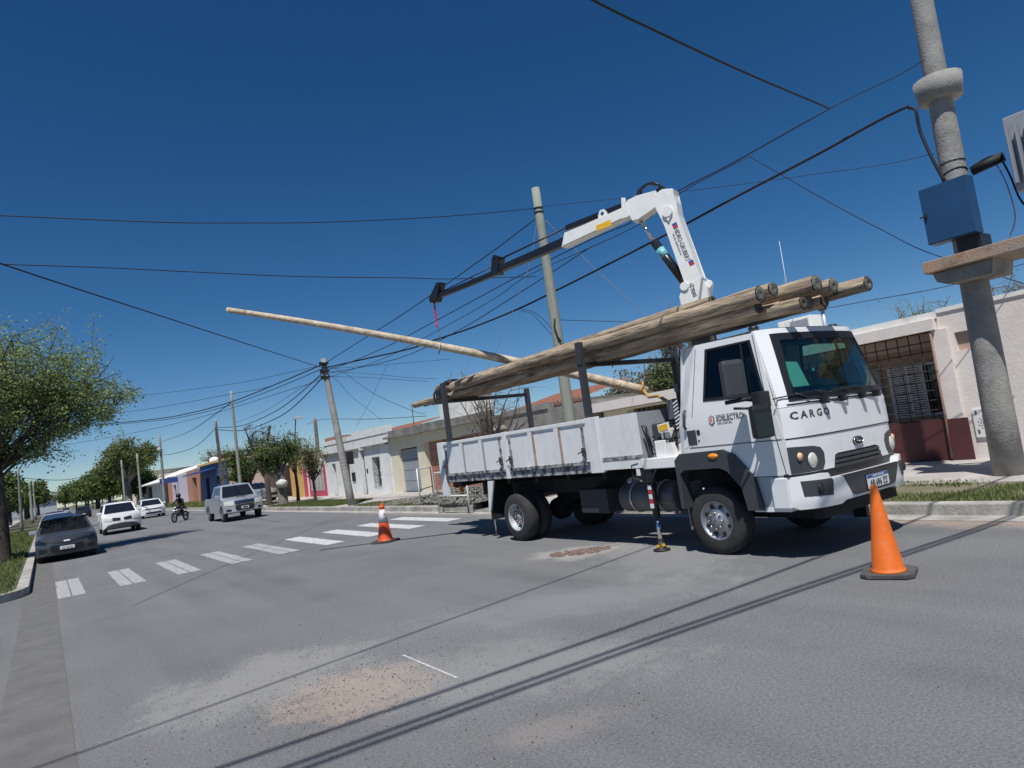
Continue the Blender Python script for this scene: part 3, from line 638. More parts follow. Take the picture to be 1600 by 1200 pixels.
# sides
for sg in (-1, 1):
    f3 = S(sg); b = MB()
    O1 = [(5.60, 1.28), (4.24, 1.28), (4.455, 2.45), (5.28, 2.47)]
    I1 = [(5.22, 1.80), (4.40, 1.76), (4.52, 2.38), (5.13, 2.39)]
    ringpatch(b, [O1[0], O1[1], O1[2], O1[3]], I1, f3, -.04, 0, .1)
    # below the waist: door lower part around the wheel arch
    b.patch([(5.60, 1.20), (5.02, 1.20), (4.66, .90), (4.24, .90), (4.24, 1.275), (5.60, 1.275)], f3, -.04, .0, .1)
    b.build('door' , M['truck'], T)
    b = MB(); b.patch([(4.285, .90), (4.275, .90), (4.475, 2.43), (4.485, 2.43)], f3, 0, .003, .3)
    b.patch([(5.50, 1.268), (4.27, 1.268), (4.27, 1.28), (5.50, 1.28)], f3, 0, .003, .2)
    b.patch([(5.47, 1.28), (5.462, 1.28), (5.27, 2.42), (5.278, 2.42)], f3, 0, .003, .3)
    b.build('panel_gap', M['greyprint'], T)
    b = MB(); I2 = [(5.19, 1.83), (4.43, 1.79), (4.54, 2.36), (5.10, 2.37)]; ringpatch(b, [(5.225, 1.795), (4.395, 1.755), (4.515, 2.385), (5.135, 2.395)], I2, f3, -.02, .006, .1)
    b.patch([(4.625, 1.79), (4.60, 1.79), (4.63, 2.375), (4.655, 2.375)], f3, -.02, .007, .3); b.build('window_seal', M['dark'], T)
    MB().patch(I2, f3, -.012, -.006, .2).build('side_window', M['shadeglass'] if sg < 0 else M['wsglass'], T)
    # step panel below
    b = MB(); b.patch([(4.66, .58), (4.30, .58), (4.30, .89), (4.66, .89)], f3, -.25, -.01, .2); b.build('step_panel', mat('step_grey', (.42, .45, .48), .5, var=.05), T)
    b = MB(); b.patch([(4.74, .52), (4.30, .52), (4.30, .575), (4.74, .575)], f3, -.3, .0, .3); b.build('step', M['truck'], T)
# rear pillar: chamfered corner, back wall, roof
b = MB()
for sg in (-1, 1):
    for (z0, z1) in ((1.05, 1.55), (1.55, 2.0), (2.0, 2.47)):
        A = lambda z: [Vector((CX+sg*hwz(z), 5.60-max(0, z-1.28)*.27, z)), Vector((CX+sg*(hwz(z)-.10), 5.76-max(0, z-1.28)*.20, z))]
        a0, a1 = A(z0); c0, c1 = A(z1); b.face([a0, a1, c1, c0]) if sg < 0 else b.face([a0, c0, c1, a1])
def bw(x0, x1, z0, z1):
    y = lambda z: 5.76-max(0, z-1.28)*.20
    b.face([(x0, y(z0), z0), (x1, y(z0), z0), (x1, y(z1), z1), (x0, y(z1), z1)])
bw(CX-.95, CX+.95, 1.05, 1.70); bw(CX-.93, CX-.6, 1.70, 2.33); bw(CX+.88, CX+.93, 1.70, 2.33); bw(CX-.93, CX+.93, 2.33, 2.47)
b.build('rear_wall', M['truck'], T)
b = MB(); bw(CX-.59, CX+.87, 1.71, 2.32); b.build('rear_window', M['wsglass'], T)
b = MB(); nx, ny = 10, 8; y0r, y1r = 4.47, 5.52
def rf(i, j):
    x = -1+2*i/nx; z = 2.475+.035*(1-x**4)*min(1, j/1.5, (ny-j)/1.5)
    ya = F(CX+x*hwz(2.47), 2.47, 0).y; y = ya+(y1r-ya)*j/ny
    return (CX+x*(hwz(2.47)), y, z)
for i in range(nx):
    for j in range(ny):
        f = b.face([rf(i, j), rf(i+1, j), rf(i+1, j+1), rf(i, j+1)]); f.smooth = True
b.build('roof', M['truck'], T)
for sg in (-1, 1): # marker lights on the roof
    x = CX+sg*.80; q = MB(); q.lathe([(0, .055), (.03, .06), (.055, .04), (.06, .005)], (x, 4.56 if sg < 0 else 4.55, 2.49), 'z', 14); q.build('marker_light', M['dark'], T)
# interior: floor, dashboard, seats, wheel
b = MB(); b.box((CX-1.0, 4.35, 1.15), (CX+1.0, 5.7, 1.2)); b.box((CX-.98, 4.24, 1.2), (CX+.98, 4.55, 1.62), None, .03)
b.build('dashboard', M['plastic'], T)
for x in (6.85, 7.9):
    s_ = MB(); s_.box((x-.25, 4.95, 1.2), (x+.25, 5.4, 1.45), None, .05); s_.box((x-.25, 5.36, 1.42), (x+.25, 5.5, 2.1), None, .05); s_.build('seat', mat('seat_cloth', (.05, .07, .10), .9), T)
b = MB(); pts = [(7.9+.22*math.cos(R(a)), 4.62+.22*math.sin(R(a))*.55, 1.66+.22*math.sin(R(a))*.8) for a in range(0, 361, 20)]; b.tube(pts, .014, 8); b.tube([(7.9, 4.62, 1.66), (7.9, 4.5, 1.55)], .02, 8); b.tube([pts[0], pts[9]], .012, 6); b.build('steering_wheel', M['dark'], T)
b = MB(); b.patch([(6.56, 1.80), (6.80, 1.80), (6.76, 2.07), (6.57, 2.09)], F, -.02, -.016, .1); b.build('paper_notice', M['paper'], T)
b = MB(); b.patch([(6.50, 1.88), (6.545, 1.88), (6.545, 1.93), (6.50, 1.93)], F, -.02, -.016, .1); b.build('round_sticker', M['teal'], T)
b = MB(); b.patch([(6.60, 2.26), (8.18, 2.26), (8.18, 2.33), (6.60, 2.33)], F, -.03, -.02, .1); b.build('sun_visor', M['dark'], T)
# wipers
for x, dx in ((6.86, 1), (7.20, 1), (7.62, 1), (7.93, 1)):
    wp_ = MB(); wp_.box((x-.03, 4.0, 1.585), (x+.03, 4.075, 1.665), None, .01); a = F(x, 1.63, .03); c = F(x-.36, 1.73, .03) if x < 7.5 else F(x-.36, 1.735, .03)
    wp_.tube([a, (a+c)/2+Vector((0, -.015, -.012)), c], .009, 6)
    if x in (6.86, 7.62): pts = [F(x-.60+t*.62, 1.70+.03*math.sin(t*2), .028) for t in [i/8 for i in range(9)]]; wp_.tube(pts, .008, 6)
    wp_.build('wiper', M['dark'], T)
for x in (7.05, 7.75): q = MB(); q.tube([F(x, 1.615, .02), F(x+.25, 1.60, .035), F(x+.28, 1.625, .02)], .008, 6); q.build('grab_bar', M['dark'], T)
# bumper
def FB(x, z, d):
    u = min(1, abs((x-CX)/1.09)); return Vector((x, 3.99 + .05*u*u + .30*u**8 - d + max(0, .62-z)*.25, z))
b = MB()
b.patch([(6.29, .60), (6.36, .535), (6.80, .53), (6.88, .56), (7.88, .56), (7.96, .53), (8.40, .535), (8.47, .60), (8.47, .875), (8.12, .875), (8.09, .81), (6.67, .81), (6.64, .875), (6.29, .875)], FB, -.10, .012, .04)
for sg in (-1, 1):
    x = CX+sg*1.094; b.box((min(x, x-sg*.06), 4.27, .555), (max(x, x-sg*.06), 4.47, .876), None, .012)
b.build('bumper', M['truck'], T)
b = MB(); b.patch([(6.86, .815), (6.98, .605), (7.05, .585), (7.80, .585), (7.88, .60), (8.04, .815)], FB, -.02, .02, .05); b.build('bumper_insert', M['plastic'], T)
b = MB(); b.patch([(6.62, .80), (8.14, .80), (8.12, .91), (6.30, .91), (6.30, .875), (6.60, .875)], F, -.05, -.012, .05); b.build('air_gap', M['dark'], T)
for sg in (-1, 1):
    mx_ = lambda p: [(CX+sg*(CX-a), q) for a, q in p] if sg > 0 else p
    b = MB(); b.patch(mx_([(6.385, .665), (6.66, .645), (6.69, .79), (6.67, .815), (6.375, .825)]), FB, .0, .016, .05); fo = b.build('fog_light', M['plastic'], T)
    x = CX+sg*.92; b = MB(); p = FB(x+(.06 if sg < 0 else -.06), .735, .018); b.lathe([(0, .055), (-.012, .05), (-.014, .03), (-.014, .001)], p, 'y', 18); b.build('lens', M['dark'], fo)
    hl = MB(); hl.patch(mx_([(6.335, .905), (6.68, .905), (6.735, .98), (6.745, 1.08), (6.70, 1.14), (6.60, 1.165), (6.335, 1.185)]), F, -.01, .008, .05); ho = hl.build('headlight', M['plastic'], T)
    hb = MB(); x = CX+sg*(CX-6.565); p = F(x, 1.02, .0); hb.lathe([(0, .082), (-.012, .078), (-.024, .05), (-.028, .001)], p, 'y', 24)
    hb.build('lamp_lens', M['lens'], ho)
    x = CX+sg*(CX-6.42); p = F(x, 1.075, .008); MB().lathe([(0, .045), (-.018, .038), (-.024, .001)], p, 'y', 18).build('indicator_lens', mat('pale_amber', (.75, .5, .3), .2), ho)
# grille with three slats
g_ = MB(); g_.patch([(6.89, .885), (7.87, .885), (7.82, 1.02), (7.77, 1.04), (7.0, 1.04), (6.93, 1.02)], F, -.08, -.03, .1); go = g_.build('grille', M['dark'], T)
for z, w0 in ((.895, .485), (.945, .47), (.995, .45)):
    q = MB(); q.patch([(CX-w0, z), (CX+w0, z), (CX+w0-.006, z+.03), (CX-w0+.006, z+.03)], F, -.03, .012, .08); q.build('slat', M['plastic'], go)
b = MB(); b.lathe([(0, 1), (-.02, .93), (-.024, .001)], (0, 0, 0), 'y', 28)
for v in b.bm.verts: v.co = F(CX+.01+v.co.x*.098, 1.135+v.co.z*.05, 0)+Vector((0, v.co.y*.8-.004, 0))
em = b.build('oval_emblem', M['dark'], T); b = MB()
b.tube([F(CX+.01+math.cos(R(a))*.092, 1.135+math.sin(R(a))*.045, .02) for a in range(0, 361, 20)], .005, 6); b.build('rim', M['chrome'], em)
b = MB()
for z, wd_, x in ((1.15, .035, -.03), (1.13, .045, .0), (1.115, .03, .03)): b.tube([F(CX+.01+x-wd_, z, .024), F(CX+.01+x, z+.012, .026), F(CX+.01+x+wd_, z, .024)], .004, 5)
b.build('script', M['chrome'], em)
b = MB(); b.patch(rrect(7.245, .595, 7.735, .765, .015), FB, .018, .026, .3); pf = b.build('number_plate', M['dark'], T)
b = MB(); b.patch(rrect(7.26, .61, 7.72, .755, .012), FB, .026, .03, .3); b.build('plate_face', M['plate'], pf)
b = MB(); b.patch([(7.262, .722), (7.718, .722), (7.718, .753), (7.262, .753)], FB, .03, .032, .3); b.build('plate_band', M['blueprint'], pf)
text('plate_text', 'AB 696 ZZ', M['blackprint'], pf, FB(7.49, .628, .034), (1, 0, 0), (0, 0, 1), .105, .001, .004, .78, 0, 'CENTER')
text('plate_text', 'REPUBLICA ARGENTINA', M['plate'], pf, FB(7.49, .730, .034), (1, 0, 0), (0, 0, 1), .022, .001, 0, 1, 0, 'CENTER')
def onF(o, d, f=F):   # wrap a flat lettering mesh onto the curved front
    for v in o.data.vertices:
        y0 = f(v.co.x, v.co.z, 0).y; v.co.y = y0 - d
for i, chx in enumerate('CARGO'):
    t_ = text('lettering', chx, M['greyprint'], T, (6.39+i*.115, 4.0, 1.465), (1, 0, 0), (0, 0, 1), .108, .002, .035, 1.15, 0.0); onF(t_, .0138)
t_ = text('lettering', '1119', M['greyprint'], T, (8.19, 4.0, 1.50), (1, 0, 0), (0, 0, 1), .065, .002, .002, .8); onF(t_, .0138)
# side logo and text on near door
fs = S(-1)
xs_ = fs(5, 1.55, .0016).x
b = MB(); b.patch([(5.165, 1.60), (5.125, 1.625), (5.085, 1.60), (5.085, 1.535), (5.125, 1.50), (5.165, 1.535)], fs, .001, .004, .5); sh = b.build('shield_logo', M['greyprint'], T)
b = MB(); b.patch([(5.15, 1.595), (5.125, 1.61), (5.10, 1.595), (5.10, 1.543), (5.125, 1.52), (5.15, 1.543)], fs, .004, .006, .5); b.build('shield_face', M['bed'], sh)
b = MB(); b.patch([(5.137, 1.60), (5.11, 1.60), (5.122, 1.572), (5.105, 1.572), (5.137, 1.528), (5.128, 1.558), (5.145, 1.558)], fs, .006, .008, .5); b.build('bolt', M['orangeprint'], sh)
text('lettering', '3DELECTRO', M['greyprint'], T, (xs_, 5.06, 1.55), (0, -1, 0), (0, 0, 1), .100, .001, .012, .68)
text('lettering', 'SAN JUAN SRL', M['greyprint'], T, (xs_, 5.05, 1.512), (0, -1, 0), (0, 0, 1), .032, .001, 0, 1.0)
# door handle, latch recess
b = MB(); b.tube([fs(5.50, 1.50, .02), fs(5.50, 1.54, .05), fs(5.49, 1.68, .05), fs(5.49, 1.72, .02)], .015, 8); b.build('grab_handle', M['plastic'], T)
b = MB(); b.patch([(5.51, 1.31), (5.38, 1.31), (5.38, 1.48), (5.51, 1.48)], fs, 0, .006, .5); b.build('door_handle', M['plastic'], T)
b = MB(); b.patch([(5.365, 1.42), (5.32, 1.42), (5.32, 1.475), (5.365, 1.475)], fs, 0, .006, .5); b.patch([(5.36, 1.34), (5.34, 1.34), (5.34, 1.36), (5.36, 1.36)], fs, 0, .006, .5); b.build('lock', M['dark'], T)
# wheel arches
for sg in (-1, 1):
    f3 = S(sg); b = MB()
    ou = [(5.75, .56), (5.75, 1.14), (5.66, 1.215), (5.02, 1.225), (4.88, 1.16), (4.66, .90), (4.60, .54)]
    inn = [(5.69, .56), (5.69, .98), (5.62, 1.02), (5.10, 1.02), (5.0, .98), (4.84, .79), (4.80, .54)]
    for i in range(len(ou)-1): b.patch([ou[i], ou[i+1], inn[i+1], inn[i]], f3, -.12, .035, .1)
    b.build('wheel_arch', M['plastic'], T)
    b = MB(); p = f3(5.16, 1.16, .03); b.lathe([(0, 1), (-.02, .85), (-.03, .01)], (0, 0, 0), 'x', 20)
    for v in b.bm.verts: v.co = Vector((p.x+v.co.x*(-sg), p.y+v.co.y*.075, p.z+v.co.z*.034))
    b.build('side_marker', M['amber'], T)
# mirrors (near side: arm, tall mirror, second mirror; far side small one)
ma = MB(); xm = 6.30
ma.box((6.10, 4.30, 1.63), (6.30, 4.40, 1.80), None, .02); ma.tube([(6.27, 4.36, 1.70), (6.06, 4.44, 1.74), (5.93, 4.60, 1.73)], .022, 8); ma.tube([(6.27, 4.34, 1.66), (6.06, 4.40, 1.64), (5.95, 4.52, 1.66)], .014, 8)
ma = ma.build('mirror_arm', M['dark'], T)
def mirror(c, hx, hy, hz, rz, name='mirror'):
    mm = Matrix.Translation(c) @ Matrix.Rotation(R(rz), 4, 'Z'); q = MB(); q.box((-hx, -hy, -hz), (hx, hy, hz), mm, .045); return q.build(name, M['plastic'] if name == 'mirror' else M['dark'], T, smooth=False)
mirror((6.0, 4.50, 1.965), .13, .05, .205, -28); mirror((6.09, 4.31, 1.49), .115, .05, .175, -28, 'lower_mirror')
q = MB(); q.box((-.095, -.056, -.155), (.095, -.051, .09), Matrix.Translation((6.09, 4.31, 1.49)) @ Matrix.Rotation(R(-28), 4, 'Z')); q.build('mirror_glass', mat('mirror_glass', (.02, .03, .03), .25, spec=.4), T)
# wheels
def wheel(x, y, r, wdt, face, rim_m, dual=False, parent=T, n=36, bolts=8):
    t_ = MB(); s_ = face
    pr = [(0, r*.575), (.0, r*.80), (.02, r*.93), (.045, r*.985), (wdt*.5, r), (wdt-.045, r*.985), (wdt-.02, r*.93), (wdt, r*.8), (wdt, r*.575)]
    t_.lathe([(a*-s_, q) for a, q in pr], (x, y, r), 'x', n, True, False)
    wo = t_.build('wheel', M['tyre'], parent)
    q = MB(); dp = .09 if dual else .02
    pr = [(0.005, r*.575), (.0, r*.545), (.03, r*.52), (dp+.02, r*.50), (dp+.03, r*.37), (dp, r*.28), (dp-.012 if not dual else dp+.0, r*.18), (dp-.03 if not dual else dp-.02, r*.16), (dp-.035, .01)]
    q.lathe([(a*-s_, k_) for a, k_ in pr], (x, y, r), 'x', n, True, False); q.build('rim', rim_m, wo)
    q = MB()
    for k in range(bolts):
        a = 2*math.pi*k/bolts; c = Vector((x+(-s_)*(dp-.012), y+math.cos(a)*r*.23, r+math.sin(a)*r*.23)); q.cyl(c, c+Vector((s_*.03, 0, 0)), .013, 8)
    q.build('wheel_nuts', M['chrome'] if not dual else M['rust'], wo)
    q = MB()
    for k in range(bolts):
        a = 2*math.pi*(k+.5)/bolts; c = Vector((x+(-s_)*(dp+.022), y+math.cos(a)*r*.42, r+math.sin(a)*r*.42)); q.cyl(c, c+Vector((s_*.012, 0, 0)), .024, 10)
    q.build('rim_holes', M['dark'], wo)
    if dual:
        t2 = MB(); t2.lathe([(-s_*(a+wdt+.04), q_) for a, q_ in [(0, r*.575), (.0, r*.80), (.02, r*.93), (.045, r*.985), (wdt*.5, r), (wdt-.02, r*.93), (wdt, r*.575)]], (x, y, r), 'x', n); t2.build('inner_tyre', M['tyre'], wo)
    return wo
wheel(6.40, 5.36, .40, .24, -1, M['rim']); wheel(8.36, 5.36, .40, .24, 1, M['rim'])
wheel(6.40, 9.50, .395, .23, -1, M['rimold'], True); wheel(8.36, 9.50, .395, .23, 1, M['rimold'], True)
# chassis, axles, tank, guards
b = MB()
for x in (6.95, 7.65): b.box((x, 4.3, .72), (x+.09, 11.3, .95))
for y in (6.4, 7.6, 8.6, 10.2, 11.2): b.box((7.041, y, .74), (7.649, y+.08, .93))
for y in (7.2, 8.0, 8.8, 9.6, 10.4, 11.2): b.box((6.45, y, .955), (8.35, y+.08, 1.045))
b.cyl((6.5, 5.36, .38), (8.25, 5.36, .38), .06, 10); b.cyl((6.5, 9.5, .40), (8.25, 9.5, .40), .08, 10)
b.lathe([(-.2, .06), (-.15, .16), (0, .2), (.15, .16), (.2, .06)], (7.38, 9.5, .40), 'y', 14); b.cyl((7.38, 6.0, .55), (7.38, 9.3, .42), .05, 8)
b.box((6.9, 4.4, .35), (7.85, 5.9, .95), None, .05); b.box((7.2, 4.2, .42), (7.6, 4.6, .7), None, .03); b.box((6.6, 4.12, .40), (8.15, 4.22, .62), None, .02)
b.build('chassis', M['under'], T)
b = MB(); b.lathe([(0, .05), (.0, .17), (.03, .20), (.98, .20), (1.01, .17), (1.01, .05)], (6.72, 6.10, .66), 'y', 22); ft = b.build('fuel_tank', mat('tank_metal', (.12, .125, .13), .5, metal=.5, dirt=(.2, .18, .15), dscale=5, damt=.5), T)
for y in (6.35, 6.85): q = MB(); q.tube([(6.72+.206*math.cos(R(a)), y, .66+.206*math.sin(R(a))) for a in range(0, 361, 15)], .012, 6); q.build('tank_strap', M['zinc'], ft)
q = MB(); q.cyl((6.72, 6.98, .84), (6.68, 6.98, .90), .045, 12); q.build('filler_cap', M['zinc'], ft)
b = MB(); b.box((6.55, 7.35, .45), (7.0, 7.95, .80), None, .02); b.build('battery_box', mat('box_dark_grey', (.03, .034, .04), .6), T)
b = MB(); b.box((6.45, 5.78, .28), (6.75, 5.80, .85)); b.build('mud_flap', mat('dirty_flap', (.25, .24, .22), .9, var=.2), T)
for sg in (-1, 1):
    x0 = CX+sg*1.0
    b = MB(); b.prism([(10.15, 1.03), (9.96, 1.03), (10.18, .50), (10.23, .50)], lambda a, q, d: Vector((x0+d*sg, a, q)), 0, .03); b.build('mudguard_stay', M['bed'], T)
    b = MB(); b.box((min(x0, x0-sg*.5), 10.19, .35), (max(x0, x0-sg*.5), 10.215, 1.0)); b.build('mud_flap', M['under'], T)
b = MB(); b.box((6.42, 10.75, .52), (8.34, 10.85, .64)); 
for x in (6.9, 7.8): b.box((x, 10.76, .64), (x+.06, 10.84, .95))
b.build('rear_underrun_bar', M['dark'], T)
b = MB(); b.cyl((6.75, 10.7, 0.0), (6.75, 10.7, .62), .022, 10); b.build('rear_leg', M['chrome'], T); b = MB(); b.cyl((6.75, 10.7, 0.005), (6.75, 10.7, .025), .08, 12); b.build('rear_leg_foot', M['iron'], T)
q = MB(); q.box((6.45, 11.30, .84), (6.52, 11.36, .95), None, .01); q.build('tail_lamp', M['amber'], T)
# --- load bed
XB0, XB1 = 6.35, 8.41
b = MB(); b.box((XB0+.05, 7.10, 1.06), (XB1-.05, 11.66, 1.10)); b.build('bed_floor', M['rust'], T)
def sidepanel(x, sg, ya, yb, rusty=()):
    """hinged drop side: sheet, top rail, ribs, worn lower rail"""
    p = MB(); xo = x; xi = x-sg*.03
    p.box((min(xo, xi), ya, 1.21), (max(xo, xi), yb, 1.76)); root_ = p.build('drop_side', M['bed'], T)
    q = MB(); q.box((min(xo+sg*.022, xi), ya, 1.762), (max(xo+sg*.022, xi), yb, 1.82), None, .008); q.build('top_rail', M['bed'], root_)
    n = 3
    for i in range(1, n):
        y = ya+(yb-ya)*i/n; q = MB(); q.box((min(xo, xo+sg*.02), y-.05, 1.222), (max(xo, xo+sg*.02), y+.05, 1.76)); q.build('rib', M['bed'], root_)
        q = MB(); q.box((min(xo, xo+sg*.021), y-.085 if sg < 0 else y+.05, 1.225), (max(xo, xo+sg*.012), y-.051, 1.758)); q.build('rib_edge', M['rust'] if i in rusty else M['greydoor'], root_)
    q = MB(); q.box((min(xo-sg*.003, xo+sg*.03), ya, 1.175), (max(xo-sg*.003, xo+sg*.03), yb, 1.219)); q.build('hinge_rail', M['bedworn'], root_)
    for y in (ya+.08, yb-.08):
        q = MB(); q.box((min(xo+sg*.001, xo+sg*.02), y-.022, 1.26), (max(xo+sg*.001, xo+sg*.02), y+.022, 1.74)); q.build('worn_edge', M['bedworn'], root_)
        l_ = MB(); l_.box((min(xo+sg*.021, xo+sg*.05), y-.03, 1.30), (max(xo+sg*.021, xo+sg*.05), y+.03, 1.42), None, .006); l_.tube([(xo+sg*.05, y-.06, 1.40), (xo+sg*.055, y+.10, 1.34)], .009, 6); l_.tube([(xo+sg*.04, y, 1.30), (xo+sg*.04, y, 1.20)], .012, 6); l_.build('latch', M['latch'], root_)
for sg, x in ((-1, XB0), (1, XB1)):
    sidepanel(x, sg, 9.52, 11.58, (0,)); sidepanel(x, sg, 7.36, 9.38, (1, 2))
    b = MB(); b.box((min(x, x-sg*.05), 7.12, 1.055), (max(x, x-sg*.05), 11.78, 1.17)); b.build('bed_frame', M['bedworn'], T)
    for (pa_, pb_, pz_, pe_) in ((7.10, 7.34, 1.05, .028), (9.40, 9.50, 1.05, .02), (11.60, 11.80, .80, .02)):
        b = MB(); b.box((min(x+sg*pe_, x-sg*.05), pa_, pz_), (max(x+sg*pe_, x-sg*.05), pb_, 1.83), None, .006); b.build('bed_post', M['bed'], T)
    b = MB(); b.box((min(x, x-sg*.04), 6.36, 1.25), (max(x, x-sg*.04), 7.09, 1.80)); b.build('front_side_panel', M['bed'], T)
    b = MB(); b.box((min(x+sg*.01, x-sg*.04), 6.36, 1.08), (max(x+sg*.01, x-sg*.04), 7.09, 1.20)); b.build('front_sill', M['bed'], T)
    b = MB(); b.box((min(x+sg*.016, x-sg*.03), 6.36, 1.201), (max(x+sg*.016, x-sg*.03), 7.09, 1.249)); b.build('sill_gap', M['bedworn'], T)
b = MB(); b.box((XB0+.06, 11.68, 1.06), (XB1-.06, 11.72, 1.80)); b.build('tailgate', M['bed'], T)
b = MB(); b.box((XB0+.05, 6.38, 1.1), (XB1-.05, 6.44, 1.8)); b.build('headboard', mat('headboard_grey', (.33, .35, .38), .6, var=.08), T)
b = MB(); b.box((6.36, 6.40, 1.15), (6.46, 6.55, 1.23)); b.build('rusty_bracket', M['rust'], T)
# --- stakes carrying the poles
for y, zt in ((7.31, 2.92), (11.38, 2.95)):
    for x in (6.40, 8.36):
        s_ = MB(); s_.box((x-.04, y-.045, 1.2), (x+.04, y+.045, zt if x < 7 else 2.72)); so = s_.build('stake', M['plastic'], T)
    b = MB(); b.box((6.44, y-.04, 2.56), (8.32, y+.04, 2.625)); b.build('cross_beam', M['dark'], T)
b = MB(); b.box((6.345, 7.25, 2.60), (6.359, 7.37, 2.72)); b.build('stake_sleeve', M['plastic'], T)
# --- crane base behind the cab
b = MB(); b.box((6.34, 5.78, 1.055), (8.42, 6.34, 1.19), None, .01); b.build('crane_base_frame', M['crane'], T)
keep(T)

# ------------------------------------------------------------------ loader crane (a part of the truck with its own pieces)
CO = Vector((7.48, 5.98, 0)); ce = Vector((-.342, .94, 0)).normalized(); cn = Vector((.94, .342, 0)).normalized()
def G(s, z, d): return CO + ce*s + cn*d + Vector((0, 0, z))
def part(b, name, m_, parent=None):
    o = b.build(name, m_, parent or T)
    if parent is None: o.matrix_parent_inverse = Matrix.Translation(-T.location)
    return o
b = MB(); b.lathe([(1.19, .24), (1.3, .22), (1.34, .17), (2.5, .15), (2.6, .18), (2.72, .18)], (CO.x, CO.y, 0), 'z', 20); part(b, 'crane_column', mat('crane_grey', (.20, .21, .23), .5, var=.1))
b = MB(); b.prism([(-.20, 3.35), (-.16, 2.55), (.02, 2.5), (.18, 2.6), (.20, 3.3), (.12, 3.44), (-.15, 3.5)], G, -.12, .12, .01)
b.prism([(-.20, 3.34), (-.13, 3.46), (.035, 4.42), (.035, 4.60), (.06, 4.72), (.05, 4.80), (.20, 4.84), (.34, 4.80), (.36, 4.64), (.28, 4.44), (.235, 4.32), (.085, 3.48), (.12, 3.40)], G, -.115, .115, .012)
b.prism([(-.11, 3.47), (-.13, 3.41), (-.24, 3.36), (-.25, 3.42), (-.19, 3.46)], G, -.03, .03)
ib = part(b, 'inner_boom', M['crane'])
b = MB(); b.cyl(G(.17, 4.5, -.15), G(.17, 4.5, .15), .075, 20); b.prism([(.10, 4.48), (.24, 4.48), (.17, 4.36)], G, -.14, .14); b.build('pivot_pin', M['crane'], ib); b = MB(); b.cyl(G(-.2, 3.38, -.05), G(-.2, 3.38, .05), .05, 12); b.build('hose_eyelet', M['crane'], ib)
b = MB(); b.cyl(G(.10, 3.42, -.14), G(.10, 3.42, .14), .06, 16); b.build('pin_boss', M['crane'], ib)
b = MB()
b.prism([(.30, 4.86), (.33, 4.62), (.46, 4.60), (.62, 4.53), (.72, 4.54), (.74, 4.66), (.80, 4.63), (1.92, 4.50), (1.84, 4.70), (.80, 4.77), (.74, 4.86), (.60, 4.88)], G, -.10, .10, .01)
ob = part(b, 'outer_boom', M['crane'])
b = MB(); b.prism([(1.10, 4.68), (1.10, 4.80), (1.14, 4.86), (1.20, 4.86), (1.24, 4.80), (1.26, 4.66)], G, -.075, -.045); b.build('lifting_eye', M['crane'], ob); b = MB(); b.prism([(.75, 4.62), (.76, 4.90), (.82, 4.92), (.86, 4.62)], G, -.112, -.101); b.build('stop_plate', M['crane'], ob)
b = MB(); b.cyl(G(1.17, 4.80, -.078), G(1.17, 4.80, -.076), .028, 14); b.build('eye_hole', M['blue'], ob)
b = MB(); b.prism([(1.04, 4.665), (1.29, 4.645), (1.29, 4.56), (1.04, 4.578)], G, -.104, -.1015); b.build('warning_plate', M['yellow'], ob)
b = MB(); b.prism([(.66, 4.88), (1.84, 4.83), (1.84, 4.76), (.66, 4.80)], G, -.04, .05, .01)
b.prism([(1.86, 4.655), (3.24, 4.53), (3.24, 4.44), (1.88, 4.53)], G, -.07, .07, .008)
b.prism([(3.2, 4.50), (4.62, 4.40), (4.62, 4.33), (3.2, 4.42)], G, -.055, .055, .008)
eb = part(b, 'extension_boom', M['craneblk'])
b = MB(); b.tube([G(1.84, 4.78, -.05), G(3.2, 4.63, -.05)], .014, 6); b.tube([G(3.25, 4.60, .02), G(4.60, 4.42, .02)], .010, 6); b.build('hydraulic_line', M['dark'], eb)
b = MB(); b.prism([(3.10, 4.68), (3.26, 4.70), (3.33, 4.42), (3.18, 4.40)], G, -.09, .09, .01); b.cyl(G(3.2, 4.70, -.1), G(3.2, 4.70, .1), .03, 10); b.build('boom_clamp', M['craneblk'], eb)
b = MB(); b.prism([(4.42, 4.58), (4.52, 4.60), (4.74, 4.36), (4.72, 4.28), (4.58, 4.27), (4.54, 4.34), (4.50, 4.45)], G, -.08, .08, .01); b.build('boom_tip', M['craneblk'], eb)
b = MB(); b.tube([G(.12, 3.48, 0), G(.475, 4.18, 0)], .062, 16); cy = part(b, 'lift_cylinder', M['craneblk'])
b = MB(); b.tube([G(.475, 4.18, 0), G(.63, 4.54, 0)], .028, 14); b.build('chrome_rod', M['chrome'], cy)
b = MB(); b.tube([G(.34, 3.92, 0), G(.41, 4.05, 0)], .064, 16); b.build('cylinder_sticker', M['teal'], cy)
b = MB(); b.tube([G(.19, 3.56, -.05), G(.49, 4.18, -.05)], .012, 6); b.build('side_hose', M['dark'], cy)
b = MB(); rng = random.Random(2)
for k in range(5):
    o1 = (k-2)*.03; b.tube([G(.62, 4.84, o1), G(.56, 4.95+.012*k, o1), G(.45, 5.0+.01*k, o1), G(.32, 4.99, o1*1.3), G(.24, 4.92, o1*1.4), G(.26, 4.80, o1)], .017, 6)
b.box((0, 0, 0), (.08, .06, .05), Matrix.Translation(G(.26, 4.84, -.06))); hs_ = part(b, 'hydraulic_hoses', M['dark'])
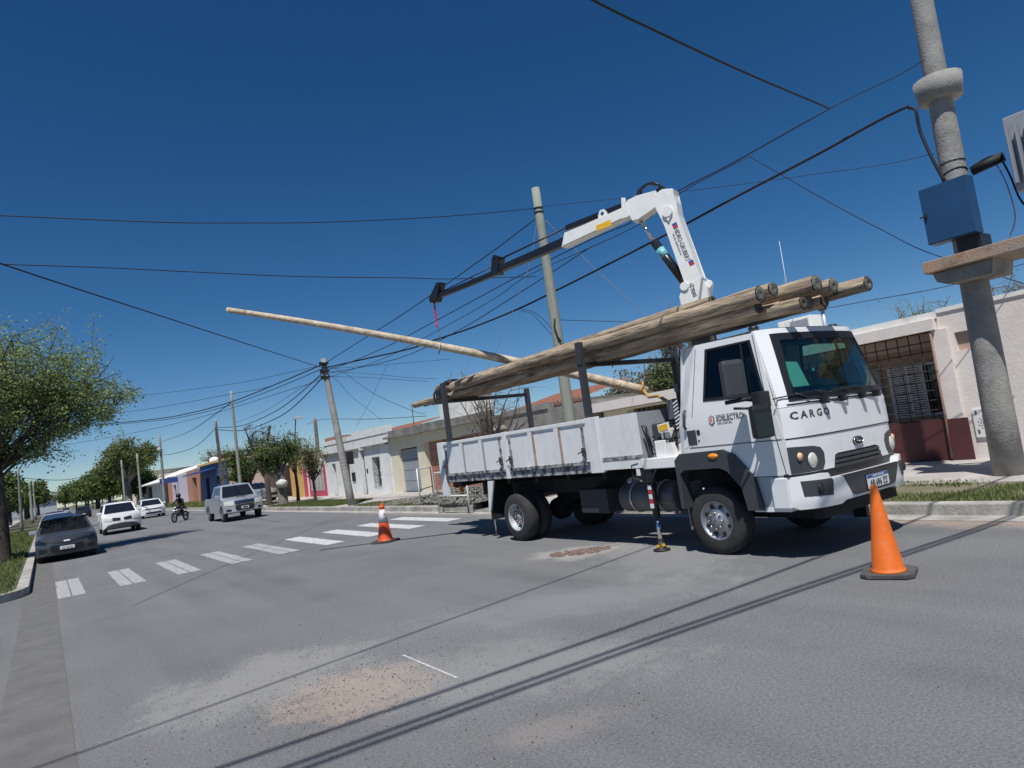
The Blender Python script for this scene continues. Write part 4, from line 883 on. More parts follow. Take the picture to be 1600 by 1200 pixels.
# lettering on inner boom (runs down the boom on the near face)
bd = (G(-.02, 3.69, 0)-G(.11, 4.33, 0)).normalized(); nrm = -cn; upv = nrm.cross(bd)
def L3(t): return G(.135+(-.15)*t, 4.30+(3.70-4.30)*t, -.1165)
text('lettering', 'HIDRO-GRUBERT', M['blackprint'], ib, L3(.10)+upv*(-.005), bd, upv, .093, .001, .003, .70)
text('lettering', 'GRUAS HIDRAULICAS', M['greyprint'], ib, L3(.18)-upv*.05, bd, upv, .035, .001, 0, 1.0)
for t0, cc in ((-.02, 'blueprint'), (.035, 'redprint'), (.93, 'blueprint'), (.985, 'redprint')):
    b = MB(); p = L3(t0)+upv*.0; b.box((0, 0, 0), (.034, .068, .003), Matrix((bd, upv, nrm)).transposed().to_4x4()); 
    for v in b.bm.verts: v.co = v.co + p
    b.build('print_block', M[cc], ib)
text('lettering', 'N-7000', M['blackprint'], ib, G(.045, 3.43, -.1215), bd, upv, .085, .001, .002, .75)
b = MB(); b.box((-.02, -.006, 0), (.1, .006, .02), Matrix.Translation(G(-.02, 3.40, -.14)) @ Matrix.Rotation(R(20), 4, 'X')); b.build('weld_bead', M['crane'], ib)
# control blocks, hoses and clutter between cab and bed
b = MB(); b.box((6.42, 5.98, 1.19), (6.62, 6.16, 1.40), None, .01); b.box((6.50, 5.95, 1.41), (6.60, 6.10, 1.54), None, .01); b.prism([(5.83, 1.19), (5.97, 1.19), (5.94, 1.36), (5.86, 1.36)], lambda a, q, d: Vector((d, a, q)), 6.40, 6.6)
b.box((6.58, 5.83, 1.36), (6.66, 5.90, 1.66), None, .01); cb = part(b, 'control_block', M['crane'])
b = MB(); b.prism([(6.085, 1.60), (5.90, 1.62), (5.89, 1.515), (6.07, 1.49)], lambda a, q, d: Vector((d, a, q)), 6.44, 6.455); pc = part(b, 'decal_plate', M['crane'])
b = MB(); b.prism([(6.065, 1.585), (5.915, 1.602), (5.908, 1.53), (6.05, 1.51)], lambda a, q, d: Vector((d, a, q)), 6.434, 6.439); b.build('decal', M['yellow'], pc)
b = MB(); rng = random.Random(11)
for k in range(14):
    y = 5.80+rng.random()*.25; z = 1.22+rng.random()*.2; x = 6.5+rng.random()*.2
    b.tube([(x, y, 1.2), (x-.04, y+rng.uniform(-.05, .05), z+.08), (x+.1, y+rng.uniform(-.1, .1), z+.2), (x+.5, 5.95, 1.5+rng.random()*.3)], .010, 5)
for k in range(6): b.tube([(6.46+.02*k, 5.80+.03*k, 1.45), (6.46, 5.9+.02*k, 1.40-.02*k), (6.44, 6.0, 1.42)], .006, 5)
part(b, 'hoses', M['dark'])
b = MB(); b.box((6.62, 6.17, 1.20), (7.2, 6.36, 1.62), None, .02); 
for k in range(5): b.box((6.50, 6.14, 1.22+k*.055), (6.615, 6.26, 1.245+k*.055))
part(b, 'oil_tank', mat('oil_tank_dark', (.05, .055, .065), .5, var=.15))
b = MB(); b.tube([(6.40, 6.30, 1.62), (6.42, 6.27, 1.45), (6.46, 6.26, 1.22)], .022, 8); b.tube([(6.47, 6.31, 1.60), (6.44, 6.22, 1.30)], .012, 6); part(b, 'thick_hose', M['dark'])
b = MB(); b.box((7.0, 5.79, 1.2), (7.5, 5.83, 1.95)); part(b, 'cab_guard', M['dark'])
b = MB()
for k in range(9): b.prism([(5.80, 1.50+k*.045), (5.88, 1.465+k*.045), (5.88, 1.485+k*.045), (5.80, 1.52+k*.045)], lambda a, q, d: Vector((d, a, q)), 6.56, 6.565)
part(b, 'hazard_stripes', M['plate'])
b = MB(); b.box((6.567, 5.79, 1.48), (6.575, 5.89, 1.90)); part(b, 'hazard_board', M['dark'])
b = MB(); b.box((6.9, 6.05, 2.0), (7.3, 6.12, 2.10)); b.box((6.8, 6.1, 1.65), (7.6, 6.2, 1.90)); part(b, 'crane_valve_bank', mat('valve_grey', (.12, .125, .14), .5, var=.2))
# outrigger leg near side
b = MB(); b.box((6.36, 6.22, .88), (6.56, 6.42, 1.12), None, .01); b.tube([(6.44, 6.33, 1.0), (6.44, 6.33, .42)], .05, 12); lg = part(b, 'outrigger_leg', M['dark'])
b = MB(); b.tube([(6.44, 6.33, .42), (6.44, 6.33, .12)], .026, 12); b.build('chrome_rod', M['chrome'], lg)
b = MB(); b.lathe([(0.006, .11), (.02, .11), (.03, .07), (.06, .05), (.12, .04)], (6.44, 6.33, 0), 'z', 18); b.build('foot_pad', M['iron'], lg)
b = MB(); b.box((-.012, -.012, 0), (.018, .018, .03), Matrix.Translation((6.38, 6.33, .05))); b.box((-.012, -.012, 0), (.018, .018, .03), Matrix.Translation((6.42, 6.27, .06))); b.build('yellow_clip', M['yellow'], lg)
for k in range(5): b = MB(); b.box((6.382, 6.30, .55+k*.06), (6.389, 6.36, .61+k*.06-.001)); b.build('striped_sticker', M['plate'] if k % 2 == 0 else M['redprint'], lg)
b = MB(); b.box((6.345, 6.42, .98), (6.358, 6.48, 1.10)); b.build('instruction_plate', M['plate'], lg)
b = MB(); b.tube([(6.34, 6.40, .92), (6.34, 6.55, .95), (6.34, 6.55, 1.12), (6.34, 6.42, 1.14)], .008, 6); b.build('handle', M['dark'], lg); b = MB(); b.tube([(6.34, 6.24, .85), (6.33, 6.15, 1.0), (6.38, 6.10, 1.12)], .016, 6); b.build('hose', M['dark'], lg)

# ------------------------------------------------------------------ poles on the truck
def log(y0, y1, x0, x1, z0, z1, r0, r1, seed, name='wooden_pole'):
    rng = random.Random(seed); b = MB(); n = 60; k = 16; rings = []
    for i in range(n+1):
        t = i/n; r_ = r0+(r1-r0)*t; ring = []
        cx = x0+(x1-x0)*t+.012*math.sin(t*7+seed); cz = z0+(z1-z0)*t+.008*math.sin(t*9+seed*2); y = y0+(y1-y0)*t
        for j in range(k):
            a = 2*math.pi*j/k; rr = r_*(1+.14*noise.noise(Vector((math.cos(a)*1.5, math.sin(a)*1.5, y*1.3+seed*9)))+.09*noise.noise(Vector((a*3, y*5, seed))))
            ring.append(b.bm.verts.new((cx+math.cos(a)*rr, y+(rng.uniform(-.008, .008) if i in (0, n) else 0), cz+math.sin(a)*rr)))
        rings.append(ring)
    for a_, c_ in zip(rings, rings[1:]):
        for j in range(k): f = b.bm.faces.new((a_[j], c_[j], c_[(j+1) % k], a_[(j+1) % k])); f.smooth = True
    o1 = b.build(name, M['wood'])
    q = MB()
    for yy, cx, cz, r_, s_ in ((y0-.012, x0+.012*math.sin(seed), z0+.008*math.sin(seed*2), r0*.985, -1), (y1+.012, x1+.012*math.sin(7+seed), z1+.008*math.sin(9+seed*2), r1*.985, 1)):
        q.lathe([(0, r_*.99), (s_*.008, r_*.93), (s_*.008, .3*r_), (s_*.002, .02)], (cx, yy-s_*.004, cz), 'y', 14)
        q.build('cut_end', M['cutshade'] if z0 < 2.75 and seed != 25 else M['cut'], o1); q = MB()  # lower ends get the colour with shade painted in
    q.bm.free()
    return o1
labels = ['longest-looking near top pole of the truck load, flat grey cut end over the cab', 'second top pole of the load with a split dark end', 'pole on the middle of the load ending past the second head', 'pole with chipped end beside the farthest head of the load', 'farthest head of the load, green-grey cut end sticking out over the cab front', 'lowest near pole of the load, its head coloured dark for shade, ending over the cab windscreen', 'second lower pole of the load, shaded from below', 'third lower pole of the load, shaded from below', 'lower pole of the load with pale chipped end below the others', 'outer lower pole of the load on the kerb side', 'upper far pole of the load behind the near top pole']
LG = [ # y0, y1, x0, x1, z0, z1, r0, r1
 (4.40, 11.2, 6.56, 6.50, 2.86, 2.86, .088, .085),
 (4.34, 12.1, 6.74, 6.72, 2.90, 2.88, .085, .06),
 (4.05, 12.5, 7.10, 6.90, 2.89, 2.84, .10, .06),
 (4.00, 12.4, 7.36, 7.02, 2.86, 2.84, .09, .06),
 (3.70, 12.6, 7.50, 7.12, 2.81, 2.80, .085, .06),
 (4.06, 12.9, 6.80, 6.54, 2.675, 2.71, .075, .065),
 (4.50, 12.75, 6.64, 6.68, 2.735, 2.70, .07, .06),
 (4.42, 12.6, 6.98, 6.81, 2.725, 2.70, .082, .06),
 (4.20, 12.3, 7.15, 6.95, 2.73, 2.70, .082, .06),
 (4.12, 12.2, 7.32, 7.08, 2.73, 2.69, .08, .06),
 (5.3, 12.4, 6.92, 6.82, 3.03, 2.96, .07, .05)]
for i, a in enumerate(LG):
    o = log(*a, seed=i*3+1); top(o, labels[i], 'utility pole', 'wooden poles loaded on the truck')
b = MB(); rng = random.Random(4)   # ratchet straps and rags round the tail
for k in range(4):
    y = 11.44+k*.10; pts = []
    for a in range(-30, 211, 20):
        pts.append((6.80+.42*math.cos(R(a)), y+.02*math.sin(a)+rng.uniform(-.01, .01), 2.74+.27*math.sin(R(a))+rng.uniform(-.01, .015)))
    b.tube([(6.385, y, 2.62)]+pts[::-1]+[(7.2, y, 2.62), (6.385, y, 2.60)], .022, 6)
b.blob((6.42, 11.45, 2.80), .12, 2, .35, 3, (.5, 1, 1)); b.blob((6.55, 11.35, 2.95), .09, 2, .4, 5, (.9, 1.2, .5))
o = b.build('ratchet_strap', M['strap']); top(o, 'black straps and rag wound round the thin tail of the pole load', 'strap')
# pole hanging from the crane
Bt, Hg = Vector((8.97, 8.59, 2.27)), Vector((5.92, 10.45, 3.46)); dv = (Hg-Bt).normalized(); Lh = 7.58
b = MB(); n = 30; pts = []; rad = []
for i in range(n+1):
    t = i/n; pts.append(Bt+dv*(Lh*t)+Vector((0, 0, -.09*(2*t-1)**2*1+.045))); rad.append((.086+(.047-.086)*t)*(1+.03*noise.noise(Vector((t*30, 0, 0)))))
b.tube(pts, rad, 14); o = b.build('hanging_pole', M['wood2']); top(o, 'long pale pole hanging from the crane hook above the road', 'utility pole')
sg_ = MB()
u = dv.cross(Vector((0, 0, 1))).normalized(); v_ = u.cross(dv)
sg_.tube([Hg+(u*math.cos(R(a))+v_*math.sin(R(a)))*.098+dv*.01 for a in range(0, 361, 24)], .012, 6)
sg_.tube([Hg+v_*.1, Vector((5.885, 10.39, 3.95))], .007, 6); o = sg_.build('lifting_sling', M['rope']); top(o, 'thin wire sling looped round the hanging pole', 'sling')
b = MB(); tip = Vector((5.88, 10.385, 4.28))
for k in range(8):
    z = 4.27-k*.045; pts = [(5.88+.016*math.cos(R(a))*(1 if k % 2 else 0), 10.385+.016*math.cos(R(a))*(0 if k % 2 else 1), z+.03*math.sin(R(a))) for a in range(0, 361, 40)]; b.tube(pts, .009, 5)
b.tube([(5.88, 10.385, 3.93), (5.86, 10.385, 3.86), (5.885, 10.385, 3.84), (5.90, 10.385, 3.88)], .012, 6)
o = b.build('hook_chain', M['pink']); top(o, 'pink chain and hook dangling from the crane tip', 'chain')
b = MB(); q0 = Bt+dv*.1
b.tube([q0+(u*math.cos(R(a))+v_*math.sin(R(a)))*.108 for a in range(0, 361, 24)], .02, 6); b.tube([q0, q0+Vector((-.1, -.25, -.2)), q0+Vector((-.35, -.7, -.22)), Vector((8.1, 7.3, 1.9)), Vector((7.9, 7.0, 1.8))], .03, 6)
o = b.build('tag_rope', M['gold']); top(o, 'frayed yellow rope tied to the thick end of the hanging pole', 'rope')

# ------------------------------------------------------------------ cones
def cone(name, label, loc, hgt, rb, m_, band, rz, bs):
    c = thing(name, label, 'traffic cone', loc, R(rz))
    b = MB(); k = bs*.28; po = [(-bs+k, -bs), (bs-k, -bs), (bs, -bs+k), (bs, bs-k), (bs-k, bs), (-bs+k, bs), (-bs, bs-k), (-bs, -bs+k)]
    b.prism(po, lambda a, q, d: Vector((a, q, d)), .004, .038, .006); b.build('base', M['conebase'], c)
    rt_ = .030; rr = lambda z: rb+(rt_-rb)*(z-.04)/(hgt-.04)
    b = MB(); b.lathe([(.038, rb*1.12), (.05, rb*1.03), (.07, rb*.97), (hgt*.5, rr(hgt*.5)), (hgt-.03, rt_*1.08), (hgt-.012, rt_), (hgt, rt_*.7), (hgt, .01)], (0, 0, 0), 'z', 28); b.build('body', m_, c)
    if not band:
        q = MB(); a0 = -R(rz)-R(62); q.prism([(-.02, .10), (.008, .085), (.022, .115), (.006, .125), (.012, .15), (-.012, .142)], lambda p_, z, d: Vector(((rr(z)+.004+d)*math.cos(a0+p_/rb), (rr(z)+.004+d)*math.sin(a0+p_/rb), z)), 0, .001); q.build('scuff', M['conewhite'], c)
    if band:
        b = MB(); z0, z1 = hgt*.52, hgt*.84; b.lathe([(z0, rr(z0)+.003), (z0, rr(z0)+.006), (z1, rr(z1)+.006), (z1, rr(z1)+.003)], (0, 0, 0), 'z', 28); bo = b.build('band', M['conewhite'], c)
        b = MB(); a = R(-90-35); z = z0+.13; r_ = rr(z)+.006
        b.prism([(-.018, z), (.018, z), (0, z+.05)], lambda p_, q, d: Vector(((r_+d)*math.cos(R(-115)+p_/r_), (r_+d)*math.sin(R(-115)+p_/r_), q)), 0, .002); b.build('band_mark', M['blackprint'], bo)
        b = MB(); b.lathe([(hgt-.10, rr(hgt-.1)+.002), (hgt-.09, rr(hgt-.1)+.012), (hgt-.05, rr(hgt-.1)+.010), (hgt-.045, rt_)], (0, 0, 0), 'z', 20); b.build('collar', m_, c)
    return c
cone('traffic_cone', 'large plain orange cone in front of the truck bumper', (6.13, 3.30, 0), .80, .135, M['cone'], False, 20, .215)
cone('traffic_cone', 'smaller red-orange cone with white band standing by the zebra crossing', (5.62, 13.15, 0), .78, .15, M['cone2'], True, 30, .24)
# ------------------------------------------------------------------ cars
def car(name, label, cat, loc, rz, L, W, H, hood, belt, yw, yr, yre, paint, style='hatch', parts=True, clear=.22, wr=.31, group=None, platetxt=None):
    """front bumper at y=0, facing -Y; yw = windscreen base, yr = roof start, yre = roof end"""
    t = thing(name, label, cat, loc, R(rz), group); hw = W/2; t.scale = (.87, .87, .87)
    def FF(x, z, d):
        u = min(1, abs(x)/hw); return Vector((x, .04+.30*u**3.2 + max(0, z-hood+.22)*.35 - d + max(0, .42-z)*.15, z))
    def SS(sg):
        return lambda y, z, d: Vector((sg*(hw - .06*max(0, (z-.55)/.5)**2 - .04*max(0, .5-z) + d), y, z))
    def arch(cy, r_, z0, k=7): return [(cy+r_*math.cos(R(a)), max(z0, wr+r_*math.sin(R(a)))) for a in [180-180*i/k for i in range(k+1)]]
    fy, ry = .16*L+.12, L-.19*L; ar = wr+.06
    b = MB(); b.patch([(-hw, clear+.02), (hw, clear+.02), (hw, hood-.1), (hw*.86, hood), (-hw*.86, hood), (-hw, hood-.1)], FF, -.05, 0, .12)
    nx, ny = 8, 5      # bonnet
    def hp(i, j):
        x = (-1+2*i/nx); zz = hood-.1*max(0, abs(x)-.8)/.2; p = FF(x*hw, zz, 0); yy = p.y+(yw-p.y)*j/ny; z = zz+(belt-.02-zz)*(j/ny)+.035*(1-x*x)*math.sin(j/ny*math.pi*.8+.2)
        return Vector((x*hw*(1-.04*j/ny), yy, z))
    for i in range(nx):
        for j in range(ny): f = b.face([hp(i, j), hp(i+1, j), hp(i+1, j+1), hp(i, j+1)]); f.smooth = True
    for sg in (-1, 1):
        rearz = belt if style != 'pickup' else belt+.02
        top_ = [(L-.05, rearz-.02 if style != 'sedan' else belt-.05), (yw, belt-.02), (.34, hood-.09)]
        po = [(.34, clear)]+arch(fy, ar, clear)+arch(ry, ar, clear)+[(L-.08, clear+.1)]+top_
        # split in columns to keep it simple: front, middle, rear
        f3 = SS(sg); d0, d1 = -.05, 0
        b.patch([(.34, clear)]+arch(fy, ar, clear)[:4]+[(fy-.02, belt-.12 if fy > yw else hood-.05), (.34, hood-.09)], f3, d0, d1, .25)
        b.patch(arch(fy, ar, clear)[3:]+[((fy+ry)/2, clear), ((fy+ry)/2, belt-.01), (yw, belt-.02), (fy-.02, hood-.05)], f3, d0, d1, .25)
        b.patch([((fy+ry)/2, clear)]+arch(ry, ar, clear)[:5]+[(ry+.02, belt), ((fy+ry)/2, belt-.01)], f3, d0, d1, .25)
        b.patch(arch(ry, ar, clear)[4:]+[(L-.08, clear+.1), (L-.03, belt-.1), (L-.05, belt), (ry+.02, belt)], f3, d0, d1, .25)
    b.box((-hw+.06, L-.08, clear+.05), (hw-.06, L, belt-.02))
    if style == 'pickup': b.box((-hw+.06, yre+.25, belt-.35), (hw-.06, L-.1, belt-.3))
    else: b.face([(-hw+.06, yre+.1, belt-.01), (hw-.06, yre+.1, belt-.01), (hw-.06, L, belt-.02), (-hw+.06, L, belt-.02)])
    # greenhouse hull: pillars and roof
    bw, tw = hw*.93, hw*.74; yb = yre+(.12 if style == 'pickup' else .45 if style == 'sedan' else .30)
    B4 = [Vector((-bw, yw, belt-.04)), Vector((bw, yw, belt-.04)), Vector((bw, yb, belt-.03)), Vector((-bw, yb, belt-.03))]
    T4 = [Vector((-tw, yr, H-.05)), Vector((tw, yr, H-.05)), Vector((tw, yre, H-.05)), Vector((-tw, yre, H-.05))]
    for i in range(4): b.face([B4[i], B4[(i+1) % 4], T4[(i+1) % 4], T4[i]])
    n = 8
    for i in range(n):
        for j in range(n):
            def rp(u, v): x = -tw+2*tw*u; y = yr+(yre-yr)*v; return Vector((x, y, H-.05+.05*(1-(2*u-1)**4)*(1-(2*v-1)**4)))
            f = b.face([rp(i/n, j/n), rp((i+1)/n, j/n), rp((i+1)/n, (j+1)/n), rp(i/n, (j+1)/n)]); f.smooth = True
    body = b.build('body', paint, t)
    if not parts:
        q = MB()
    def quad(nm, a, bb, c, d, off, m_, ins=(.07, .07, .08, .10), par=None):
        n_ = (bb-a).cross(d-a).normalized()*off
        P = lambda u, v: (a*(1-u)+bb*u)*(1-v)+(d*(1-u)+c*u)*v+n_
        u0, u1, v0, v1 = ins[0], 1-ins[1], ins[2], 1-ins[3]
        q = MB(); q.face([P(u0, v0), P(u1, v0), P(u1, v1), P(u0, v1)]); q.face([P(u0, v0)-n_*2, P(u0, v1)-n_*2, P(u1, v1)-n_*2, P(u1, v0)-n_*2]); return q.build(nm, m_, par or t, fix=False)
    quad('windscreen', B4[0], B4[1], T4[1], T4[0], .008, M['carglass'], (.05, .05, .06, .07))
    for sg in (0, 1):
        a, bb, c, d = (B4[1], B4[2], T4[2], T4[1]) if sg else (B4[3], B4[0], T4[0], T4[3])
        if sg: quad('side_window', a, bb, c, d, .008, M['carglass'], (.10, .52, .10, .10)); quad('side_window', a, bb, c, d, .008, M['carglass'], (.52, .12, .10, .10))
        else: quad('side_window', a, bb, c, d, .008, M['carglass'], (.52, .10, .10, .10)); quad('side_window', a, bb, c, d, .008, M['carglass'], (.12, .52, .10, .10))
    for x in (-1, 1):
        for y in (fy, ry):
            w_ = MB(); xo = x*(hw-.02); w_.lathe([(0, wr*.62), (0, wr*.8), (-x*.02, wr*.97), (-x*.1, wr), (-x*.2, wr*.97), (-x*.21, wr*.62)], (xo, y, wr), 'x', 24, True, False); wo = w_.build('wheel', M['tyre'], t)
            q = MB(); q.lathe([(0, wr*.62), (-x*.02, wr*.56), (-x*.045, wr*.3), (-x*.02, wr*.15), (-x*.02, .01)], (xo, y, wr), 'x', 20, True, False); q.build('rim', M['rim'], wo)
    q = MB(); q.box((-hw+.12, .3, clear-.03), (hw-.12, L-.2, belt-.15)); q.build('underbody', M['under'], t)
    return t, FF, SS, hw
def fpatch(t, FF, nm, poly, m_, d=.012, par=None):
    b = MB(); b.patch(poly, FF, -.02, d, .1); return b.build(nm, m_, par or t)
def mirx(p): return [(-x, z) for x, z in p][::-1]
def mirrors(t, hw, y, z, m_):
    for sg in (-1, 1):
        q = MB(); q.box((min(sg*hw*.92, sg*(hw+.16)), y-.05, z), (max(sg*hw*.92, sg*(hw+.16)), y+.06, z+.14), None, .03); q.build('mirror', m_, t)
M['silver'] = mat('silver_paint', (.50, .53, .57), .3, metal=.5)
M['graph'] = mat('graphite_paint', (.085, .092, .105), .22, metal=.45, dirt=(.2, .2, .2), dscale=6, damt=.3)
M['carwhite'] = mat('white_car_paint', (.72, .73, .74), .3)
M['navy'] = mat('navy_paint', (.03, .04, .09), .3, metal=.3)
M['black'] = mat('black_paint', (.02, .02, .025), .3)
# silver pickup
t, FF, SS, hw = car('pickup_truck', 'silver double-cab pickup with dark bonnet scoop stopped beside the right kerb', 'pickup truck', (6.92, 30.4, 0), 0, 5.2, 1.84, 1.80, 1.06, 1.16, 1.25, 1.75, 3.35, M['silver'], 'pickup', True, .42, .38)
fpatch(t, FF, 'grille', [(-.42, .72), (.42, .72), (.46, .98), (-.46, .98)], M['dark'], .015)
for z in (.78, .85, .92): fpatch(t, FF, 'chrome_slat', [(-.42, z), (.42, z), (.42, z+.022), (-.42, z+.022)], M['chrome'], .022)
fpatch(t, FF, 'lower_grille', [(-.40, .50), (.40, .50), (.46, .70), (-.46, .70)], M['under'], .02)
for P in ([(-.90, .78), (-.50, .76), (-.50, .96), (-.88, .98)], ):
    for pp in (P, mirx(P)): fpatch(t, FF, 'headlight', pp, M['lens'], .018)
for P in ([(-.82, .50), (-.62, .50), (-.62, .60), (-.82, .60)],):
    for pp in (P, mirx(P)): fpatch(t, FF, 'fog_light', pp, M['dark'], .014)
pl_ = fpatch(t, FF, 'number_plate', [(-.17, .57), (.17, .57), (.17, .68), (-.17, .68)], M['plate'], .03)
fpatch(t, FF, 'plate_text', [(-.12, .59), (.12, .59), (.12, .66), (-.12, .66)], M['blackprint'], .032, pl_)
mirrors(t, hw, 1.45, 1.18, M['silver'])
q = MB(); q.box((-.30, .62, 1.10), (.30, .95, 1.165), None, .02); sc_ = q.build('bonnet_scoop', M['silver'], t); q = MB(); q.box((-.26, .605, 1.115), (.26, .618, 1.155)); q.build('scoop_opening', M['dark'], sc_)
# white SUV
t, FF, SS, hw = car('white_suv', 'white compact suv with black grille and roof rails driving towards the crossing', 'suv', (2.90, 36.6, 0), 0, 4.3, 1.82, 1.66, .98, 1.10, 1.15, 1.75, 3.7, M['carwhite'], 'hatch', True, .30, .34)
fpatch(t, FF, 'grille', [(-.46, .72), (-.08, .70), (-.08, .84), (-.44, .88)], M['dark'], .016); fpatch(t, FF, 'grille', [(.08, .70), (.46, .72), (.44, .88), (.08, .84)], M['dark'], .016)
fpatch(t, FF, 'lower_bumper', [(-.85, .32), (.85, .32), (.66, .50), (.40, .56), (-.40, .56), (-.66, .50)], M['plastic'], .02)
for P in ([(-.86, .74), (-.50, .70), (-.48, .86), (-.82, .90)],):
    for pp in (P, mirx(P)): fpatch(t, FF, 'headlight', pp, M['lens'], .018)
q = MB(); 
for x in (-.60, .60): q.tube([(x, 1.9, 1.66), (x, 2.0, 1.72), (x, 3.4, 1.72), (x, 3.5, 1.66)], .02, 6)
q.build('roof_rail', M['silver'], t); mirrors(t, hw, 1.35, 1.08, M['carwhite'])
fpatch(t, FF, 'number_plate', [(-.18, .58), (.18, .58), (.18, .67), (-.18, .67)], M['plate'], .022)
# white hatch behind
t, FF, SS, hw = car('white_hatchback', 'white hatchback parked at the right kerb behind the white suv', 'car', (6.1, 53, 0), 0, 4.1, 1.75, 1.48, .86, .98, 1.0, 1.7, 3.3, M['carwhite'])
fpatch(t, FF, 'grille', [(-.7, .66), (.7, .66), (.62, .74), (-.62, .74)], M['dark'], .016); fpatch(t, FF, 'lower_grille', [(-.6, .34), (.6, .34), (.5, .46), (-.5, .46)], M['dark'], .016)
for P in ([(-.85, .64), (-.6, .64), (-.6, .76), (-.8, .80)],):
    for pp in (P, mirx(P)): fpatch(t, FF, 'headlight', pp, M['lens'], .018)
mirrors(t, hw, 1.2, .98, M['carwhite'])
# graphite sedan near left
t, FF, SS, hw = car('grey_sedan', 'dark graphite sedan parked nose-on at the left kerb under the tree', 'car', (.48, 24.5, 0), 0, 4.6, 1.80, 1.48, .84, .98, 1.25, 1.95, 3.3, M['graph'], 'sedan')
fpatch(t, FF, 'upper_grille', [(-.62, .70), (-.08, .62), (.08, .62), (.62, .70), (.6, .755), (.08, .69), (-.08, .69), (-.6, .755)][:4]+[(.60, .75), (.10, .68), (-.10, .68), (-.60, .75)], M['dark'], .014)
fpatch(t, FF, 'lower_grille', [(-.38, .30), (.38, .30), (.50, .44), (.44, .56), (-.44, .56), (-.50, .44)], M['dark'], .016)
fpatch(t, FF, 'badge', [(-.09, .66), (.09, .66), (.09, .70), (-.09, .70)], M['plate'], .022)
for P in ([(-.88, .66), (-.62, .62), (-.60, .70), (-.80, .79)],):
    for pp in (P, mirx(P)): fpatch(t, FF, 'headlight', pp, M['carglass'], .016)
for P in ([(-.80, .34), (-.60, .36), (-.58, .46), (-.80, .48)],):
    for pp in (P, mirx(P)): fpatch(t, FF, 'fog_light', pp, M['dark'], .014)
pl_ = fpatch(t, FF, 'number_plate', [(-.21, .40), (.21, .40), (.21, .51), (-.21, .51)], M['plate'], .03)
text('plate_text', 'AD 522 FL', M['blackprint'], pl_, (0, .0, .418), (1, 0, 0), (0, 0, 1), .09, .001, .002, .8, 0, 'CENTER')
mirrors(t, hw, 1.45, .98, M['silver'])
# further cars: row parked at the left, others far off
rows = [('navy_car', 'navy car parked directly behind the graphite sedan', (.45, 30.6, 0), M['navy']), ('dark_car', 'black car third in the left parked row', (.5, 37.5, 0), M['black']), ('silver_car', 'silver car fourth in the left parked row', (.5, 46, 0), M['silver']),
        ('dark_car', 'small dark car far down the left kerb under the trees', (.6, 60, 0), M['black']), ('dark_car', 'dark car driving far down the road between the left row and the white suv', (3.6, 92, 0), M['black']), ('dark_car', 'dark car parked at the far right kerb under the tree row', (7.5, 110, 0), M['navy']), ('silver_car', 'tiny silver car at the far end of the road', (3.2, 150, 0), M['silver'])]
for nm, lb, lc, pm in rows: 
    t_, FF, SS, hw_ = car(nm, lb, 'car', lc, 0, 4.2, 1.74, 1.48, .85, .98, 1.05, 1.7, 3.3, pm, group='far cars along the road'); fpatch(t_, FF, 'grille', [(-.45, .4), (.45, .4), (.5, .6), (-.5, .6)], M['dark']); fpatch(t_, FF, 'number_plate', [(-.2, .46), (.2, .46), (.2, .55), (-.2, .55)], M['plate'], .03)
t_, FF, SS, hw_ = car('silver_car', 'silver car parked nose-out on the pavement behind the silver pickup', 'car', (12.0, 45.2, .15), 25, 4.2, 1.74, 1.5, .85, .98, 1.05, 1.7, 3.3, M['silver'])
fpatch(t_, FF, 'grille', [(-.45, .4), (.45, .4), (.5, .6), (-.5, .6)], M['dark'])
# motorcycle and rider
mc = thing('motorcycle', 'black motorcycle ridden towards the camera on the right side of the road', 'motorcycle', (5.75, 39.6, 0), R(-38)); mc.scale = (.8, .8, .8)
for y in (-.68, .66):
    b = MB(); b.tube([(0, y+.28*math.cos(R(a)), .31+.28*math.sin(R(a))) for a in range(0, 361, 15)], .05, 8); wo = b.build('wheel', M['tyre'], mc); b = MB(); b.lathe([(-.02, .05), (.02, .05)], (0, y, .31), 'x', 10); 
    for a in range(0, 180, 30): b.tube([(0, y+.24*math.cos(R(a)), .31+.24*math.sin(R(a))), (0, y-.24*math.cos(R(a)), .31-.24*math.sin(R(a)))], .01, 4)
    b.build('rim', M['rim'], wo)
b = MB(); b.box((-.13, -.30, .82), (.13, .12, 1.0), None, .06); b.build('fuel_tank', M['black'], mc)
b = MB(); b.box((-.12, .12, .78), (.12, .75, .88), None, .04); b.build('seat', M['cloth'], mc)
b = MB(); b.box((-.15, -.25, .35), (.15, .3, .75), None, .06); b.tube([(.13, .1, .35), (.15, .5, .38), (.15, .85, .45)], .045, 8); b.build('engine', M['latch'], mc)
b = MB(); b.tube([(-.07, -.68, .31), (-.07, -.42, 1.0)], .025, 8); b.tube([(.07, -.68, .31), (.07, -.42, 1.0)], .025, 8); b.build('fork', M['chrome'], mc)
b = MB(); b.tube([(-.36, -.28, 1.08), (-.12, -.40, 1.05), (.12, -.40, 1.05), (.36, -.28, 1.08)], .016, 8); b.build('handlebar', M['dark'], mc)
b = MB(); b.lathe([(0, .09), (-.06, .07), (-.07, .01)], (0, -.50, .92), 'y', 14); b.build('headlight', M['lens'], mc)
b = MB(); b.box((-.07, .7, .70), (.07, .98, .74), None, .015); b.box((-.06, -1.0, .60), (.06, -.6, .62)); b.build('mudguard', M['black'], mc)
